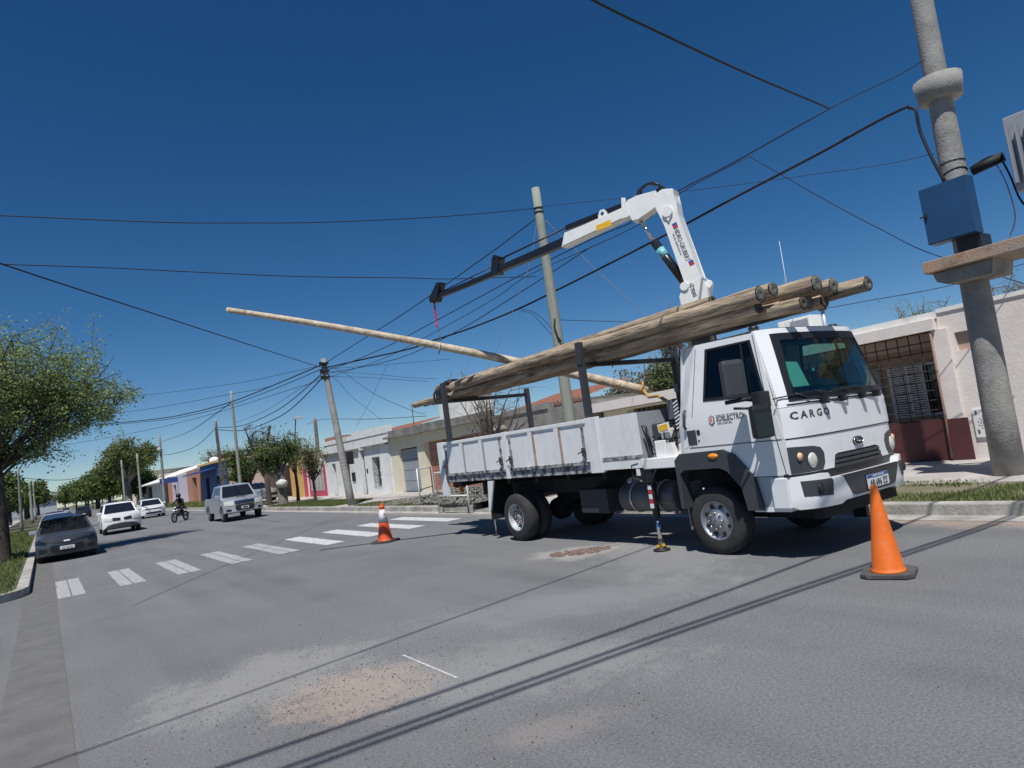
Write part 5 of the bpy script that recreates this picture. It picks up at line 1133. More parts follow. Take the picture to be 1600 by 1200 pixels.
def skin_person(name, joints, edges, radii, m_, parent=None, sub=2):
    me = bpy.data.meshes.new(name); me.from_pydata(joints, edges, []); me.materials.append(m_)
    o = bpy.data.objects.new(name, me); col.objects.link(o); 
    bpy.context.view_layer.objects.active = o
    md = o.modifiers.new('Skin', 'SKIN'); s2 = o.modifiers.new('Sub', 'SUBSURF'); s2.levels = s2.render_levels = sub; md.use_smooth_shade = True
    if not me.skin_vertices:
        me.attributes  # layer is made by the modifier
    sv = me.skin_vertices[0].data
    for i, r_ in enumerate(radii): sv[i].radius = (r_, r_) if not isinstance(r_, tuple) else r_; sv[i].use_root = (i == 0)
    dg = bpy.context.evaluated_depsgraph_get(); em_ = bpy.data.meshes.new_from_object(o.evaluated_get(dg)); o.modifiers.clear(); o.data = em_
    if not em_.materials: em_.materials.append(m_)
    if parent: o.parent = parent
    return o
J = [(0, .30, .95), (0, .24, 1.15), (0, .14, 1.38), (0, .10, 1.50), (0, .06, 1.60), (0, .04, 1.65), (-.19, .12, 1.42), (-.33, -.04, 1.22), (-.34, -.24, 1.11), (-.33, -.30, 1.09), (.19, .12, 1.42), (.33, -.04, 1.22), (.34, -.24, 1.11), (.33, -.30, 1.09),
     (-.11, .24, .93), (-.22, -.18, .82), (-.19, .04, .42), (-.19, -.06, .34), (.11, .24, .93), (.22, -.18, .82), (.19, .04, .42), (.19, -.06, .34)]
E_ = [(0,1),(1,2),(2,3),(3,4),(4,5),(2,6),(6,7),(7,8),(8,9),(2,10),(10,11),(11,12),(12,13),(0,14),(14,15),(15,16),(16,17),(0,18),(18,19),(19,20),(20,21)]
Rr = [(.17,.13),(.17,.12),(.17,.11),.06,.07,.06,.065,.048,.035,.04,.065,.048,.035,.04,.10,.075,.055,.045,.10,.075,.055,.045]
rd = skin_person('person', J, E_, Rr, M['cloth']); rd.location = mc.location; rd.rotation_euler = mc.rotation_euler; rd.scale = mc.scale; top(rd, 'motorcycle rider in black clothing and black helmet, hands on the handlebar', 'person')
b = MB(); b.blob((0, .04, 1.67), .145, 3, 0, 0, (.95, 1.08, 1.08)); b.build('helmet', M['black'], rd, smooth=True); b = MB(); b.box((-.09, -.125, 1.62), (.09, -.10, 1.71), None, .01); b.build('visor', M['carglass'], rd)
# ------------------------------------------------------------------ poles, box, platform
def pole(name, label, a, b_, r0, r1, m_, group=None, cat='utility pole'):
    q = MB(); n = 8; A, B = Vector(a), Vector(b_); q.tube([A+(B-A)*i/n for i in range(n+1)], [r0+(r1-r0)*i/n for i in range(n+1)], 18 if r0 > .15 else 12); o = q.build(name, m_)
    return top(o, label, cat, group)
pr = pole('concrete_pole', 'thick concrete pole with blue box and platform at the right edge', (11.86, 4.30, .10), (11.86, 4.20, 8.6), .215, .145, M['concrete'])
def pbox(parent, nm, lo, hi, m_, bev=0): return boxpart(parent, nm, lo, hi, m_, bev)
b = MB(); b.prism([(4.62, 3.323), (4.58, 3.18), (4.44, 3.11), (3.85, 3.11), (3.80, 3.323)], lambda a, q, d: Vector((d, a, q)), 11.36, 12.15, .02); b.build('concrete_bracket', M['concrete'], pr)
b = MB(); b.lathe([(6.0, .17), (6.02, .30), (6.36, .34), (6.38, .17)], (11.86, 4.22, 0), 'z', 16); b.build('concrete_collar', M['concrete'], pr)
b = MB(); b.tube([(11.86+.175*math.cos(R(a)), 4.24+.175*math.sin(R(a)), 4.85+.02*math.sin(R(a*2))) for a in range(0, 361, 24)], .012, 6); b.tube([(11.86+.18*math.cos(R(a)), 4.24+.18*math.sin(R(a)), 5.0) for a in range(0, 361, 24)], .007, 6); b.build('wire_band', M['cable'], pr)
p2 = pole('concrete_pole', 'second concrete pole of the platform, outside the frame beyond the right edge', (11.9, 1.9, .10), (11.9, 1.85, 8.6), .215, .145, M['concrete'])
o = MB().box((11.25, 1.45, 3.325), (12.25, 4.69, 3.505), None, .012).build('platform', M['platform']); top(o, 'rust-stained concrete platform slab carried by the thick pole', 'platform')
bx = thing('junction_box', 'blue metal electrical cabinet fixed to the thick concrete pole', 'electrical box', (11.5, 4.3, 3.78))
pbox(bx, 'cabinet', (11.46, 3.96, 3.78), (11.72, 4.63, 4.66), M['blue'], .008); pbox(bx, 'door', (11.445, 3.97, 3.79), (11.459, 4.62, 4.65), M['blue'], .004); 
q = MB(); q.box((11.41, 4.56, 4.20), (11.444, 4.60, 4.26), None, .005); q.tube([(11.43, 4.60, 4.24), (11.42, 4.66, 4.22)], .012, 6); q.build('lock', M['iron'], bx)
q = MB(); q.box((11.6, 3.98, 3.506), (12.0, 4.30, 3.779)); q.build('bracket', M['dark'], bx); keep(bx)
tf = thing('transformer', 'grey finned transformer standing on the platform at the right edge', 'transformer', (11.86, 2.9, 3.55))
pbox(tf, 'tank', (11.65, 2.55, 4.2), (12.1, 3.45, 5.3), M['greydoor'], .02); q = MB()
for k in range(8): q.box((11.52, 2.6+k*.11, 4.3), (11.649, 2.63+k*.11, 5.15))
q.build('cooling_fins', M['greydoor'], tf); pbox(tf, 'skid', (11.7, 2.4, 3.506), (12.05, 3.15, 4.199), M['iron'])
q = MB()
for k in range(3): q.lathe([(5.3, .05), (5.35, .07), (5.4, .04), (5.45, .07), (5.5, .04), (5.6, .02)], (11.88, 2.5+k*.28, 0), 'z', 12)
q.build('insulator', M['brown'], tf); keep(tf)
def wire(name, label, pts, r_=.008, m_=None, group=None, n=5, closed=False):
    P = [Vector(p) for p in pts]; out_ = []
    for i in range(len(P)-1):   # Catmull-Rom smoothing
        p0 = P[max(i-1, 0)]; p1, p2_ = P[i], P[i+1]; p3 = P[min(i+2, len(P)-1)]
        for k in range(4):
            t = k/4; out_.append(.5*((2*p1)+(p2_-p0)*t+(2*p0-5*p1+4*p2_-p3)*t*t+(3*p1-p0-3*p2_+p3)*t**3))
    out_.append(P[-1]); q = MB(); q.tube(out_, r_, n); o = q.build(name, m_ or M['cable']); return top(o, label, 'cable', group)
WR = {
 'thick': [(11.67,4.61,6.09),(11.62,5.1,6.06),(11.51,6.08,5.93),(11.35,7.61,5.78),(11.16,9.35,5.58),(10.93,11.47,5.38),(10.78,12.9,5.26),(10.62,14.34,5.15),(10.4,16.39,5.1),(10.16,18.68,5.14),(10.03,19.85,5.15),(9.7,22.93,5.38),(9.41,25.64,5.58)],
 'second': [(11.26,5.65,6.49),(11.08,7.59,6.32),(10.97,8.82,6.26),(10.86,9.94,6.05),(10.74,11.3,6.06),(10.49,13.96,5.93),(10.3,16.04,5.79),(9.98,19.48,5.56),(9.85,20.87,5.48),(9.6,23.59,5.43),(9.4,25.67,5.48)],
 'third': [(11.12,7.16,6.31),(10.97,8.8,6.2),(10.86,9.92,5.92),(10.62,12.56,5.87),(10.5,13.83,5.82),(10.38,15.1,5.6),(10.08,18.32,5.31),(9.81,21.27,5.12),(9.4,25.74,5.19)],
 'p8p5': [(9.99,12.26,6.85),(9.9,14.42,6.6),(9.71,18.75,6.21),(9.57,21.83,6.02),(9.4,25.7,5.79)],
 'long1': [(9.93,12.13,7.05),(7.66,12.43,6.77),(5.13,12.77,6.56),(3.43,13.0,6.49),(2.03,13.19,6.46),(-0.31,13.5,6.5),(-1.29,13.64,6.54)],
 'long2': [(9.65,12.14,5.38),(7.36,12.29,5.3),(6.48,12.34,5.31),(4.25,12.48,5.31),(2.37,12.6,5.37),(1.02,12.68,5.42),(-0.34,12.77,5.45),(-1.1,12.82,5.5)],
 'E': [(-0.85,10.06,4.94),(-0.29,10.92,4.9),(1.94,14.32,5.03),(4.26,17.86,5.17),(8.06,23.65,5.41),(9.17,25.34,5.51)],
 'D': [(11.26,5.65,6.49),(10.69,5.55,6.44),(8.88,5.24,6.25),(7.46,4.99,6.11),(6.2,4.78,6.02),(4.85,4.55,5.93),(2.97,4.22,5.91),(0.3,3.72,5.97),(-3.0,3.1,6.15),(-9.0,2.0,6.6)],
 'N-R': [(11.26,5.65,6.49),(11.44,5.13,6.56),(11.6,4.63,6.61),(11.74,4.24,6.71)],
 'drop right': [(11.82,7.62,6.59),(12.46,6.52,5.27),(12.84,5.88,4.55),(13.15,5.34,3.98),(13.79,4.24,3.12)],
 'faint': [(11.69,4.39,5.2),(11.54,5.09,5.3),(11.35,5.95,5.5),(11.07,7.25,5.81),(10.76,8.63,6.15),(10.41,10.24,6.58),(10.0,12.11,7.08)],
 'low right': [(14.43,4.38,3.54),(13.83,5.41,3.4),(13.21,6.51,3.41),(12.81,7.2,3.42),(12.25,8.18,3.47),(11.65,9.23,3.59),(9.99,12.13,4.35)],
 'guy': [(10.01,12.12,6.89),(11.58,12.29,5.76),(13.22,12.46,4.68),(14.16,12.56,3.97)],
 'L thick': [(9.37,25.84,5.77),(8.5,29.58,5.57),(7.52,33.81,5.41),(6.42,38.58,5.5),(5.36,43.15,5.79),(3.13,52.81,6.66)],
 'L mid': [(9.37,25.84,5.77),(8.5,29.58,5.57),(8.08,31.42,5.61),(7.53,33.8,5.78),(5.39,43.01,6.4),(3.99,49.09,6.97)],
 'L top': [(9.34,25.91,5.73),(8.36,29.13,5.87),(7.35,32.45,6.08),(5.07,39.97,6.81),(4.17,42.93,7.21)],
 'P5-P3': [(9.41,26.06,5.49),(9.56,30.7,5.03),(9.69,34.87,4.83),(9.92,42.25,4.9),(10.15,49.93,5.51)],
 'P3-P2': [(10.2,51.43,5.56),(9.91,57.91,4.81),(9.55,66.29,4.85),(9.3,71.83,5.13)],
 'x16': [(5.19,23.32,4.21),(5.68,29.17,4.33),(6.78,42.11,4.75),(9.09,69.44,6.23)],
 'x17': [(9.4,26.08,5.34),(9.4,30.11,5.22),(9.4,35.17,4.98),(9.4,41.33,5.04)],
 'd1': [(9.39,25.71,5.23),(10.58,24.59,4.94),(11.4,23.8,4.69),(12.26,22.99,4.44)],
 'd2': [(9.41,25.69,5.43),(10.63,23.9,4.95),(11.43,22.74,4.59),(12.08,21.79,4.36)],
 'd3': [(9.41,25.67,5.53),(10.27,23.75,5.26),(11.46,21.11,4.93),(11.82,20.29,4.84)],
 'd4': [(9.43,25.69,5.64),(10.01,25.59,5.33),(11.14,25.39,4.35),(12.71,25.11,3.46),(13.11,25.03,3.39)],
 'd5': [(9.39,25.69,5.31),(9.94,26.2,5.1),(10.8,26.99,4.49),(11.9,28.01,3.98),(12.96,28.99,3.45)],
 'far': [(16.0,49.09,5.09),(16.0,45.6,5.09),(16.0,37.44,4.21),(16.0,30.46,3.61)],
 'curl1': [(10.47,14.23,5.1),(10.88,14.12,4.97),(11.19,14.05,4.61),(11.46,13.98,4.24)],
 'curl2': [(10.13,13.6,4.98),(10.07,12.94,4.72),(10.02,12.45,4.34),(10.0,12.21,4.06)],
 'P1': [(-1.35,60.05,4.05),(-0.25,61.27,3.8),(1.22,62.91,3.6),(2.44,64.27,3.68),(5.11,67.24,4.02),(9.19,71.78,5.14)],
}
WL = {'thick': ('thick twisted cable bundle from the blue-box pole across to the leaning roadside pole', .026), 'second': ('upper cable passing behind the crane knuckle towards the leaning roadside pole', .013), 'third': ('thin cable running just under the upper cable behind the crane', .009),
 'p8p5': ('cable from the tall greenish pole top down to the leaning roadside pole', .014), 'long1': ('highest thin wire crossing the empty sky left of the tall greenish pole', .010), 'long2': ('thin wire crossing the sky behind the crane boom to the left edge', .009),
 'E': ('wire descending from the left edge of the sky to the leaning roadside pole', .012), 'D': ('wire running from the top edge of the picture to the splice right of the crane', .015), 'N-R': ('short wire from the splice up to the collar of the thick concrete pole', .008),
 'drop right': ('thin service wire dropping right from the upper cable behind the blue box', .008), 'faint': ('very thin wire between the tall greenish pole and the thick concrete pole', .005), 'low right': ('low thin wire passing under the log ends to the right-hand house', .007),
 'guy': ('pale guy rope slanting right from the tall greenish pole', .009), 'L thick': ('thick sagging cable going left from the leaning roadside pole', .024), 'L mid': ('middle cable going left from the leaning roadside pole', .011), 'L top': ('top thin cable going left from the leaning roadside pole into the big tree', .009),
 'P5-P3': ('sagging cable between the leaning roadside pole and the pole behind the pickup', .020), 'P3-P2': ('sagging cable from the pole behind the pickup to the pole by the far tree', .022), 'x16': ('oblique wire dropping from the thick left cable towards the far tree', .014), 'x17': ('thin wire between the leaning roadside pole and the tall thin pole', .009),
 'd1': ('uppermost of the flat service wires from the leaning pole to the cream house', .008), 'd2': ('flat service wire from the leaning pole passing above the pole tails', .007), 'd3': ('service wire rising from the leaning pole to behind the pole tails', .007), 'd4': ('loosely sagging service wire to the rooftop room of the cream house', .009), 'd5': ('steep service wire from the leaning pole down to the white parapet', .007),
 'far': ('wire above the house roofs behind the leaning pole', .016), 'curl1': ('dangling loop under the thick bundle, outer strand', .007), 'curl2': ('dangling loop under the thick bundle, strand touching the tall greenish pole', .007), 'P1': ('sagging wire low across the far road between the lamp pole and the far tree', .022)}
for k_, pts in WR.items(): wire('overhead_wire', WL[k_][0], pts, WL[k_][1], M['rope'] if k_ == 'guy' else None, 'overhead wires')
wire('overhead_wire', 'very thin wire hanging down from the tall greenish pole top to behind the hanging pole', [(9.98, 12.2, 6.9), (9.9, 12.6, 5.9), (9.9, 13.6, 4.9), (10.2, 15.2, 4.0), (10.5, 16.8, 3.3)], .006, M['rope'], 'overhead wires')
wire('overhead_wire', 'thin service wire crossing the flat wires right of the leaning pole', [(11.4, 24.5, 5.4), (11.3, 25.6, 4.6), (11.2, 26.6, 3.9), (11.1, 27.6, 3.3)], .006, None, 'overhead wires')
wire('overhead_wire', 'lower strand of the sagging pair left of the leaning roadside pole', [(9.42, 26.0, 5.35), (9.6, 30.7, 4.72), (9.75, 34.9, 4.5), (9.95, 42.2, 4.6), (10.2, 50.5, 5.4)], .022, None, 'overhead wires')
wire('overhead_wire', 'second strand twisted close beside the thick left-going cable', [(9.4, 25.9, 5.62), (8.5, 29.6, 5.40), (7.5, 33.8, 5.27), (6.4, 38.6, 5.38), (5.3, 43.2, 5.70), (3.1, 52.8, 6.6)], .015, None, 'overhead wires')
wire('overhead_wire', 'faint flat wire low across the sky between the far lamp pole and the leaning pole', [(9.4, 26.0, 5.2), (6.0, 36, 4.9), (2.5, 47, 5.2), (-1.3, 60, 5.9)], .010, None, 'overhead wires')
wire('overhead_wire', 'middle strand between the thick bundle and the thin cables right of the leaning pole', [(9.42, 25.7, 5.35), (9.9, 20.5, 4.95), (10.2, 17.0, 5.1), (10.5, 14.0, 5.5), (10.75, 11.3, 5.9)], .012, None, 'overhead wires')
# three cables overhead (their shadows cross the foreground); they hang higher than the picture's top edge
for k, (y0, y1, z, lb) in enumerate(((1.84, 1.86, 6.5, 'foremost'), (.92, 1.50, 6.5, 'middle'), (.84, 1.40, 6.5, 'rearmost'))):
    wire('overhead_wire', lb+' of the three high cables crossing above the camera from the platform poles', [(11.9, y0-.02, z+.12), (7.0, y0+.02, z), (1.3, y1, z-.03), (-6, y1+.35, z+.1), (-14, y1+.7, z+.5)], .024, None, 'overhead wires')
wire('drop_cable', 'bundle of cables drooping from the clamp down into the blue electrical cabinet', [(11.67, 4.61, 6.05), (11.60, 4.50, 5.95), (11.62, 4.50, 5.6), (11.60, 4.40, 5.1), (11.62, 4.30, 4.68)], .026)
wire('loose_cable', 'tangle of loose cable ends behind the right side of the blue cabinet', [(11.9, 4.0, 4.85), (11.95, 3.7, 4.9), (12.0, 3.6, 4.6), (11.95, 3.5, 4.1), (11.9, 3.3, 3.95), (11.9, 2.6, 4.0)], .014)
wire('loose_cable', 'pale loose cable hanging beside the blue cabinet', [(11.95, 3.72, 4.8), (11.9, 3.62, 4.4), (11.9, 3.60, 3.9), (11.8, 3.7, 3.6)], .010, M['rope'])
b = MB(); b.cyl((11.9, 4.02, 4.78), (11.95, 3.6, 4.84), .075, 12); o = b.build('cable_splice', M['cable']); top(o, 'black cylindrical cable splice right of the blue cabinet top', 'cable splice')
p5 = pole('roadside_pole', 'leaning grey concrete pole with metal bands standing at the zebra crossing', (9.62, 25.3, .08), (9.42, 26.1, 6.0), .155, .105, M['concrete'])
b = MB()
for z in (1.55, 1.68, 1.8): t_ = (z-.08)/5.9; b.tube([(9.62-.2*t_+(.152-.05*t_)*math.cos(R(a)), 25.3+.8*t_+(.152-.05*t_)*math.sin(R(a)), z) for a in range(0, 361, 30)], .014, 6)
b.build('steel_band', M['pipe'], p5)
b = MB(); 
for z in (5.75, 5.45, 5.2): b = MB(); b.box((9.3, 25.85, z), (9.54, 26.15, z+.07)); b.box((9.2, 25.9, z-.05), (9.32, 26.0, z+.1)); b.build('cable_clamp', M['cable'], p5)
b = MB(); b.box((9.70, 25.42, 1.7), (9.95, 25.50, 2.2)); o = b.build('meter_box', M['iron']) ; top(o, 'small dark meter box on the leaning concrete pole', 'electrical box')
p8 = pole('tall_pole', 'tall greenish timber pole rising behind the truck bed', (9.98, 12.05, .1), (10.0, 12.14, 7.55), .15, .098, M['greenpole'])
b = MB()
for z in (7.05, 6.95): b.tube([(9.995+.108*math.cos(R(a)), 12.13+.108*math.sin(R(a)), z) for a in range(0, 361, 30)], .014, 6)
b.build('wire_band', M['cable'], p8)
b = MB(); b.tube([(9.90, 12.0, 4.35), (9.87, 12.02, 4.15), (9.88, 11.96, 3.9), (9.95, 11.95, 3.8)], .02, 6); b.build('dark_loop', M['cable'], p8)
pole('roadside_pole', 'pole behind the silver pickup carrying the sagging cables', (11.2, 55.5, .1), (10.3, 51.6, 6.2), .15, .10, M['concrete'], None)
pole('roadside_pole', 'tall thin pale pole between the pickup and the street trees', (9.55, 42.6, .1), (9.42, 42.1, 7.0), .11, .07, M['greenpole'], None)
pf_ = pole('roadside_pole', 'pale pole with small white lamp in front of the big far tree', (9.35, 72.5, .1), (9.3, 71.9, 7.1), .15, .09, M['concrete'], None)
b = MB(); b.box((9.0, 71.7, 5.6), (9.25, 71.85, 5.85), None, .04); b.build('lamp', M['louver'], pf_)
sl_ = pole('street_lamp', 'street lamp pole with curved arm at the far left kerb', (-1.42, 61, .1), (-1.38, 60, 4.7), .11, .07, M['concrete'], None, 'street lamp')
b = MB(); b.tube([(-1.38, 60, 4.5), (-1.1, 60, 5.0), (-.5, 60, 5.35), (.25, 60, 5.5)], .035, 6); b.box((.1, 59.9, 5.44), (.5, 60.1, 5.54)); b.build('lamp_arm', M['iron'], sl_)
for i, (x, y, h_) in enumerate(((9.4, 92, 6.6), (9.4, 112, 7), (9.4, 133, 7), (9.3, 156, 7.4), (9.3, 190, 7.4), (-1.2, 95, 5), (-1.2, 130, 6))):
    pole('roadside_pole', ['first pale pole beyond the far lamp pole', 'second pale pole beyond the far lamp pole', 'third pale pole in the far right row', 'fourth pale pole in the far right row', 'fifth and smallest pale pole in the far right row', 'nearer thin pole far down the left kerb', 'farther thin pole far down the left kerb'][i], (x, y, .1), (x-.05, y, h_), .16, .10, M['greenpole'], 'far roadside poles')
pole('wooden_post', 'dark wooden post with cables above the street tree left of the leaning pole', (13.6, 40.3, 2.7), (13.6, 40.2, 4.75), .12, .10, M['bark2'], None)
lp = pole('street_lamp', 'small floodlight on a slanting rod above the street trees', (12.2, 40.4, 2.8), (12.42, 40.1, 4.8), .035, .03, M['iron'], None, 'street lamp'); b = MB(); b.box((12.25, 39.7, 4.8), (12.75, 40.1, 4.92), None, .03); b.build('lamp_head', M['zinc'], lp)
for i, (x, y, z0, z1) in enumerate(((14, 75, 3.5, 5.4), (14, 66, 3.6, 5.2), (15, 60, 3.2, 4.9), (14.6, 9.05, 3.06, 5.5), (15.5, 31, 3.2, 4.3))):
    q = MB(); q.tube([(x, y, z0), (x-.02, y-.03, z1)], .02 if i != 3 else .008, 5)
    if i in (0, 2): q.tube([(x-.5, y, z1-.1), (x+.5, y, z1-.1)], .015, 5); q.tube([(x-.35, y, z1-.4), (x+.35, y, z1-.4)], .015, 5)
    if i == 3:
        for zz in (4.50, 4.58): q.lathe([(0, .01), (.01, .04), (.02, .01)], (x, y, zz), 'z', 10)
        q.tube([(x-.06, y, 4.55), (x+.06, y, 4.62)], .006, 5)
    o = q.build('roof_antenna', M['iron'] if i != 3 else M['zinc']); top(o, ['aerial mast with cross bars above the blue shop', 'bare thin mast above the blue shop', 'aerial with cross bars above the salmon house', 'thin shining antenna above the log ends on the rosy house roof', 'short antenna on the parapet of the cream house'][i], 'antenna')
# barriers, iron rail, rubble, sack
def barrier(label, A, B, h_, rot=0):
    t = thing('tube_barrier', label, 'barrier', A, 0); A, B = Vector(A), Vector(B); q = MB(); d = (B-A)
    q.tube([A, A+Vector((0, 0, h_)), B+Vector((0, 0, h_)), B], .026, 8); q.build('frame', M['barrier'], t); q = MB()
    q.tube([A+Vector((0, 0, h_*.42)), B+Vector((0, 0, h_*.42))], .018, 8); q.build('rail', M['barrier'], t); keep(t); return t
barrier('white tube barrier standing on the kerb nearest the truck tail', (8.9, 16.9, 0), (8.9, 15.25, 0), 1.12)
barrier('white tube barrier further left leaning by the brick pier', (9.5, 19.2, .14), (10.6, 20.4, .14), 1.1)
q = MB(); q.tube([(8.95, 17.0, 0), (8.95, 17.0, .2), (8.95, 15.4, .2), (8.95, 15.4, 0)], .03, 8); q.box((8.88, 16.0, .16), (9.0, 16.6, .24), None, .02); o = q.build('iron_rail', M['iron']); top(o, 'low dark iron rail at the gutter under the white barrier', 'rail')
rng = random.Random(21); b = MB()
for i in range(2600):
    y = 14.2+rng.random()*10.0; x = 9.5+rng.random()*1.9; c = math.exp(-((y-17.5)/3.6)**2)*math.exp(-((x-10.4)/.8)**2); z = .12+.42*c*rng.random()**.4
    s_ = rng.uniform(.035, .08); q = bmesh.ops.create_cube(b.bm, size=s_, matrix=Matrix.Translation((x, y, z)) @ Matrix.Rotation(rng.random()*6, 4, Vector((rng.random(), rng.random(), rng.random()+.1)).normalized()))
o = b.build('rubble', mat('rubble_stone', (.26, .25, .22), 1, c2=(.13, .125, .11), scale=6)); o['kind'] = 'stuff'; o['label'] = 'grey rubble heaped on the verge behind the white barriers'; o['category'] = 'rubble'
b = MB(); b.blob((9.9, 35.3, 1.25), .26, 3, .1, 4, (1.1, 1, .8)); o = b.build('sack', M['bag'], smooth=True); top(o, 'white sack lying on the stump of the street tree', 'sack')
b = MB(); b.prism([(0, .0), (.18, 0), (.20, .26), (0, .28)], lambda a, q_, d: Vector((8.98, 5.0+a, q_)) + Vector((d, 0, 0)), 0, .12, .02); o = b.build('bucket', M['dark']) ; top(o, 'black bucket in the gutter behind the large orange cone', 'bucket')

# ------------------------------------------------------------------ trees
def tree(name, label, base, th, tr, ells, nleaf, ls, leaf, bark, seed, nlimb=9, ntwig=5, spread=.35, group=None, lean=(0, 0), cat='tree', curve=.25, thin=1.0):
    rng = random.Random(seed); t = thing(name, label, cat, base, 0, group); B = Vector(base)
    topp = Vector((lean[0], lean[1], th)); tb = MB()
    tb.tube([Vector((0, 0, -.1)), Vector((0, 0, .12)), topp*.45+Vector((.03, .02, 0)), topp], [tr*1.45, tr*1.08, tr*.92, tr*.8], 12)
    pts_out = []
    def rnd(e, surf=False):
        while True:
            v = Vector((rng.uniform(-1, 1), rng.uniform(-1, 1), rng.uniform(-1, 1)))
            if v.length <= 1 and (not surf or v.length > .55): return Vector((e[0]+v.x*e[3], e[1]+v.y*e[4], e[2]+v.z*e[5]))
    wts = [e[3]*e[4]*e[5] for e in ells]
    for i in range(nlimb):
        e = rng.choices(ells, wts)[0]; tg = rnd(e); st = topp*(rng.uniform(.75, 1.0)); mid = (st+tg)/2+Vector((rng.uniform(-1, 1), rng.uniform(-1, 1), rng.uniform(.2, 1)))*(tg-st).length*curve*.5
        r0 = tr*rng.uniform(.35, .6)*thin; path = []
        for k in range(7): u = k/6; path.append(st*(1-u)**2+mid*2*u*(1-u)+tg*u*u)
        tb.tube(path, [r0*(1-.8*k/6) for k in range(7)], 6)
        for j in range(ntwig):
            u = rng.uniform(.35, 1); s0 = st*(1-u)**2+mid*2*u*(1-u)+tg*u*u; tg2 = rnd(e, True); tg2 = s0+(tg2-s0)*rng.uniform(.35, .8); m2 = (s0+tg2)/2+Vector((rng.uniform(-1, 1), rng.uniform(-1, 1), rng.uniform(-.2, 1)))*(tg2-s0).length*.18
            pa = [s0*(1-v)**2+m2*2*v*(1-v)+tg2*v*v for v in (0, .25, .5, .75, 1)]; tb.tube(pa, [r0*.32*(1-.75*v) for v in (0, .25, .5, .75, 1)], 4)
            for q in range(4):
                v = rng.uniform(.3, 1); s1 = s0*(1-v)**2+m2*2*v*(1-v)+tg2*v*v; tg3 = s1+Vector((rng.gauss(0, 1), rng.gauss(0, 1), rng.gauss(.2, .8)))*(tg2-s0).length*.28
                tb.tube([s1, (s1+tg3)/2+Vector((0, 0, .03)), tg3], [r0*.12, r0*.08, r0*.04], 3, False)
                pts_out.append((s1, tg3)); pts_out.append((s1, tg3))
            pts_out.append((s0, tg2))
    tb.build('trunk', bark, t)
    if nleaf:
        verts = []; faces = []
        for i in range(nleaf):
            a, c = rng.choice(pts_out); p = a+(c-a)*rng.uniform(.2, 1.1)+Vector((rng.gauss(0, spread), rng.gauss(0, spread), rng.gauss(0, spread*.8)))*.5
            d = Vector((rng.gauss(0, 1), rng.gauss(0, 1), rng.gauss(-.2, .7))).normalized(); n_ = d.cross(Vector((rng.gauss(0, 1), rng.gauss(0, 1), rng.gauss(0, 1)))).normalized(); s_ = ls*rng.uniform(.6, 1.3); k = len(verts)
            verts += [p, p+d*s_*.5+n_*s_*.28, p+d*s_, p+d*s_*.5-n_*s_*.28]; faces.append((k, k+1, k+2, k+3))
        me = bpy.data.meshes.new('crown'); me.from_pydata([tuple(v) for v in verts], [], faces); me.materials.append(leaf); o = bpy.data.objects.new('crown', me); col.objects.link(o); o.parent = t
    return t
# big spring tree at the left kerb
tree('spring_tree', 'big spring-green tree at the left edge beside the graphite sedan', (-1.25, 26.6, .14), 3.1, .30, [(0, 0, 6.0, 2.9, 2.9, 2.3), (2.0, .2, 5.8, 2.4, 2.2, 2.0), (3.0, .4, 4.9, 1.9, 1.9, 1.5), (.6, -1.2, 4.2, 1.8, 1.3, .8), (1.9, .2, 3.75, 1.9, 1.5, .75), (-2, 0, 5.4, 2.4, 2.4, 2.0)], 56000, .088, M['leafA'], M['bark'], 7, 44, 8, .30, thin=.33, curve=.45)
tree('street_tree', 'leafy street tree with forked top behind the silver pickup', (9.95, 35.6, .14), 1.7, .24, [(0, 0, 2.9, 1.35, 1.3, .8), (-.9, .2, 2.5, .9, .9, .7), (.7, 0, 2.8, .9, .9, .7)], 6500, .12, M['leafB'], M['bark2'], 9, 16, 6, .22)
tree('street_tree', 'bare twiggy upper growth above the leafy street tree', (10.0, 38.5, .14), 1.8, .16, [(0, 0, 3.7, 1.2, 1.1, 1.2)], 900, .09, M['leafC'], M['bark'], 19, 14, 6, .2)
tree('street_tree', 'shady street tree right behind the pickup roof', (10.2, 43.5, .14), 1.5, .25, [(0, 0, 2.8, 1.5, 1.5, 1.1), (-.6, 0, 2.2, 1.3, 1.2, .8)], 5200, .14, M['leafB'], M['bark'], 29, 12, 6, .25)
tree('sapling', 'small rusty-green sapling in front of the crimson-framed house', (10.75, 33.0, .14), 1.1, .075, [(0, 0, 2.2, 1.0, 1.0, .95), (.1, 0, 3.0, .8, .8, .6)], 4200, .085, M['leafD'], M['bark'], 12, 14, 5, .2)
tree('sapling', 'olive-green crown growing between the street tree and the sapling', (10.9, 36.2, .14), 1.5, .09, [(0, 0, 3.0, 1.0, 1.0, .85)], 3400, .09, M['leafC'], M['bark'], 13, 12, 5, .2)
tree('tall_tree', 'tall light-green feathery tree among the far poles', (10.2, 116, .14), 4.2, .5, [(0, 0, 8.2, 3.6, 3.6, 3.4), (-3.2, 0, 6.4, 2.4, 2.2, 1.9), (2.6, 0, 7.8, 2.4, 2.4, 2.6)], 17000, .34, M['leafC'], M['bark2'], 14, 24, 7, .6, curve=.1, thin=.6)
tree('bare_tree', 'bare multi-stemmed tree behind the tail of the truck', (10.5, 16.4, .14), 1.4, .07, [(0, 0, 3.0, 1.4, 1.6, 1.3), (0, -1.6, 2.6, .8, 1.4, .8)], 0, .1, M['leafD'], M['twig'], 15, 20, 5, .2)
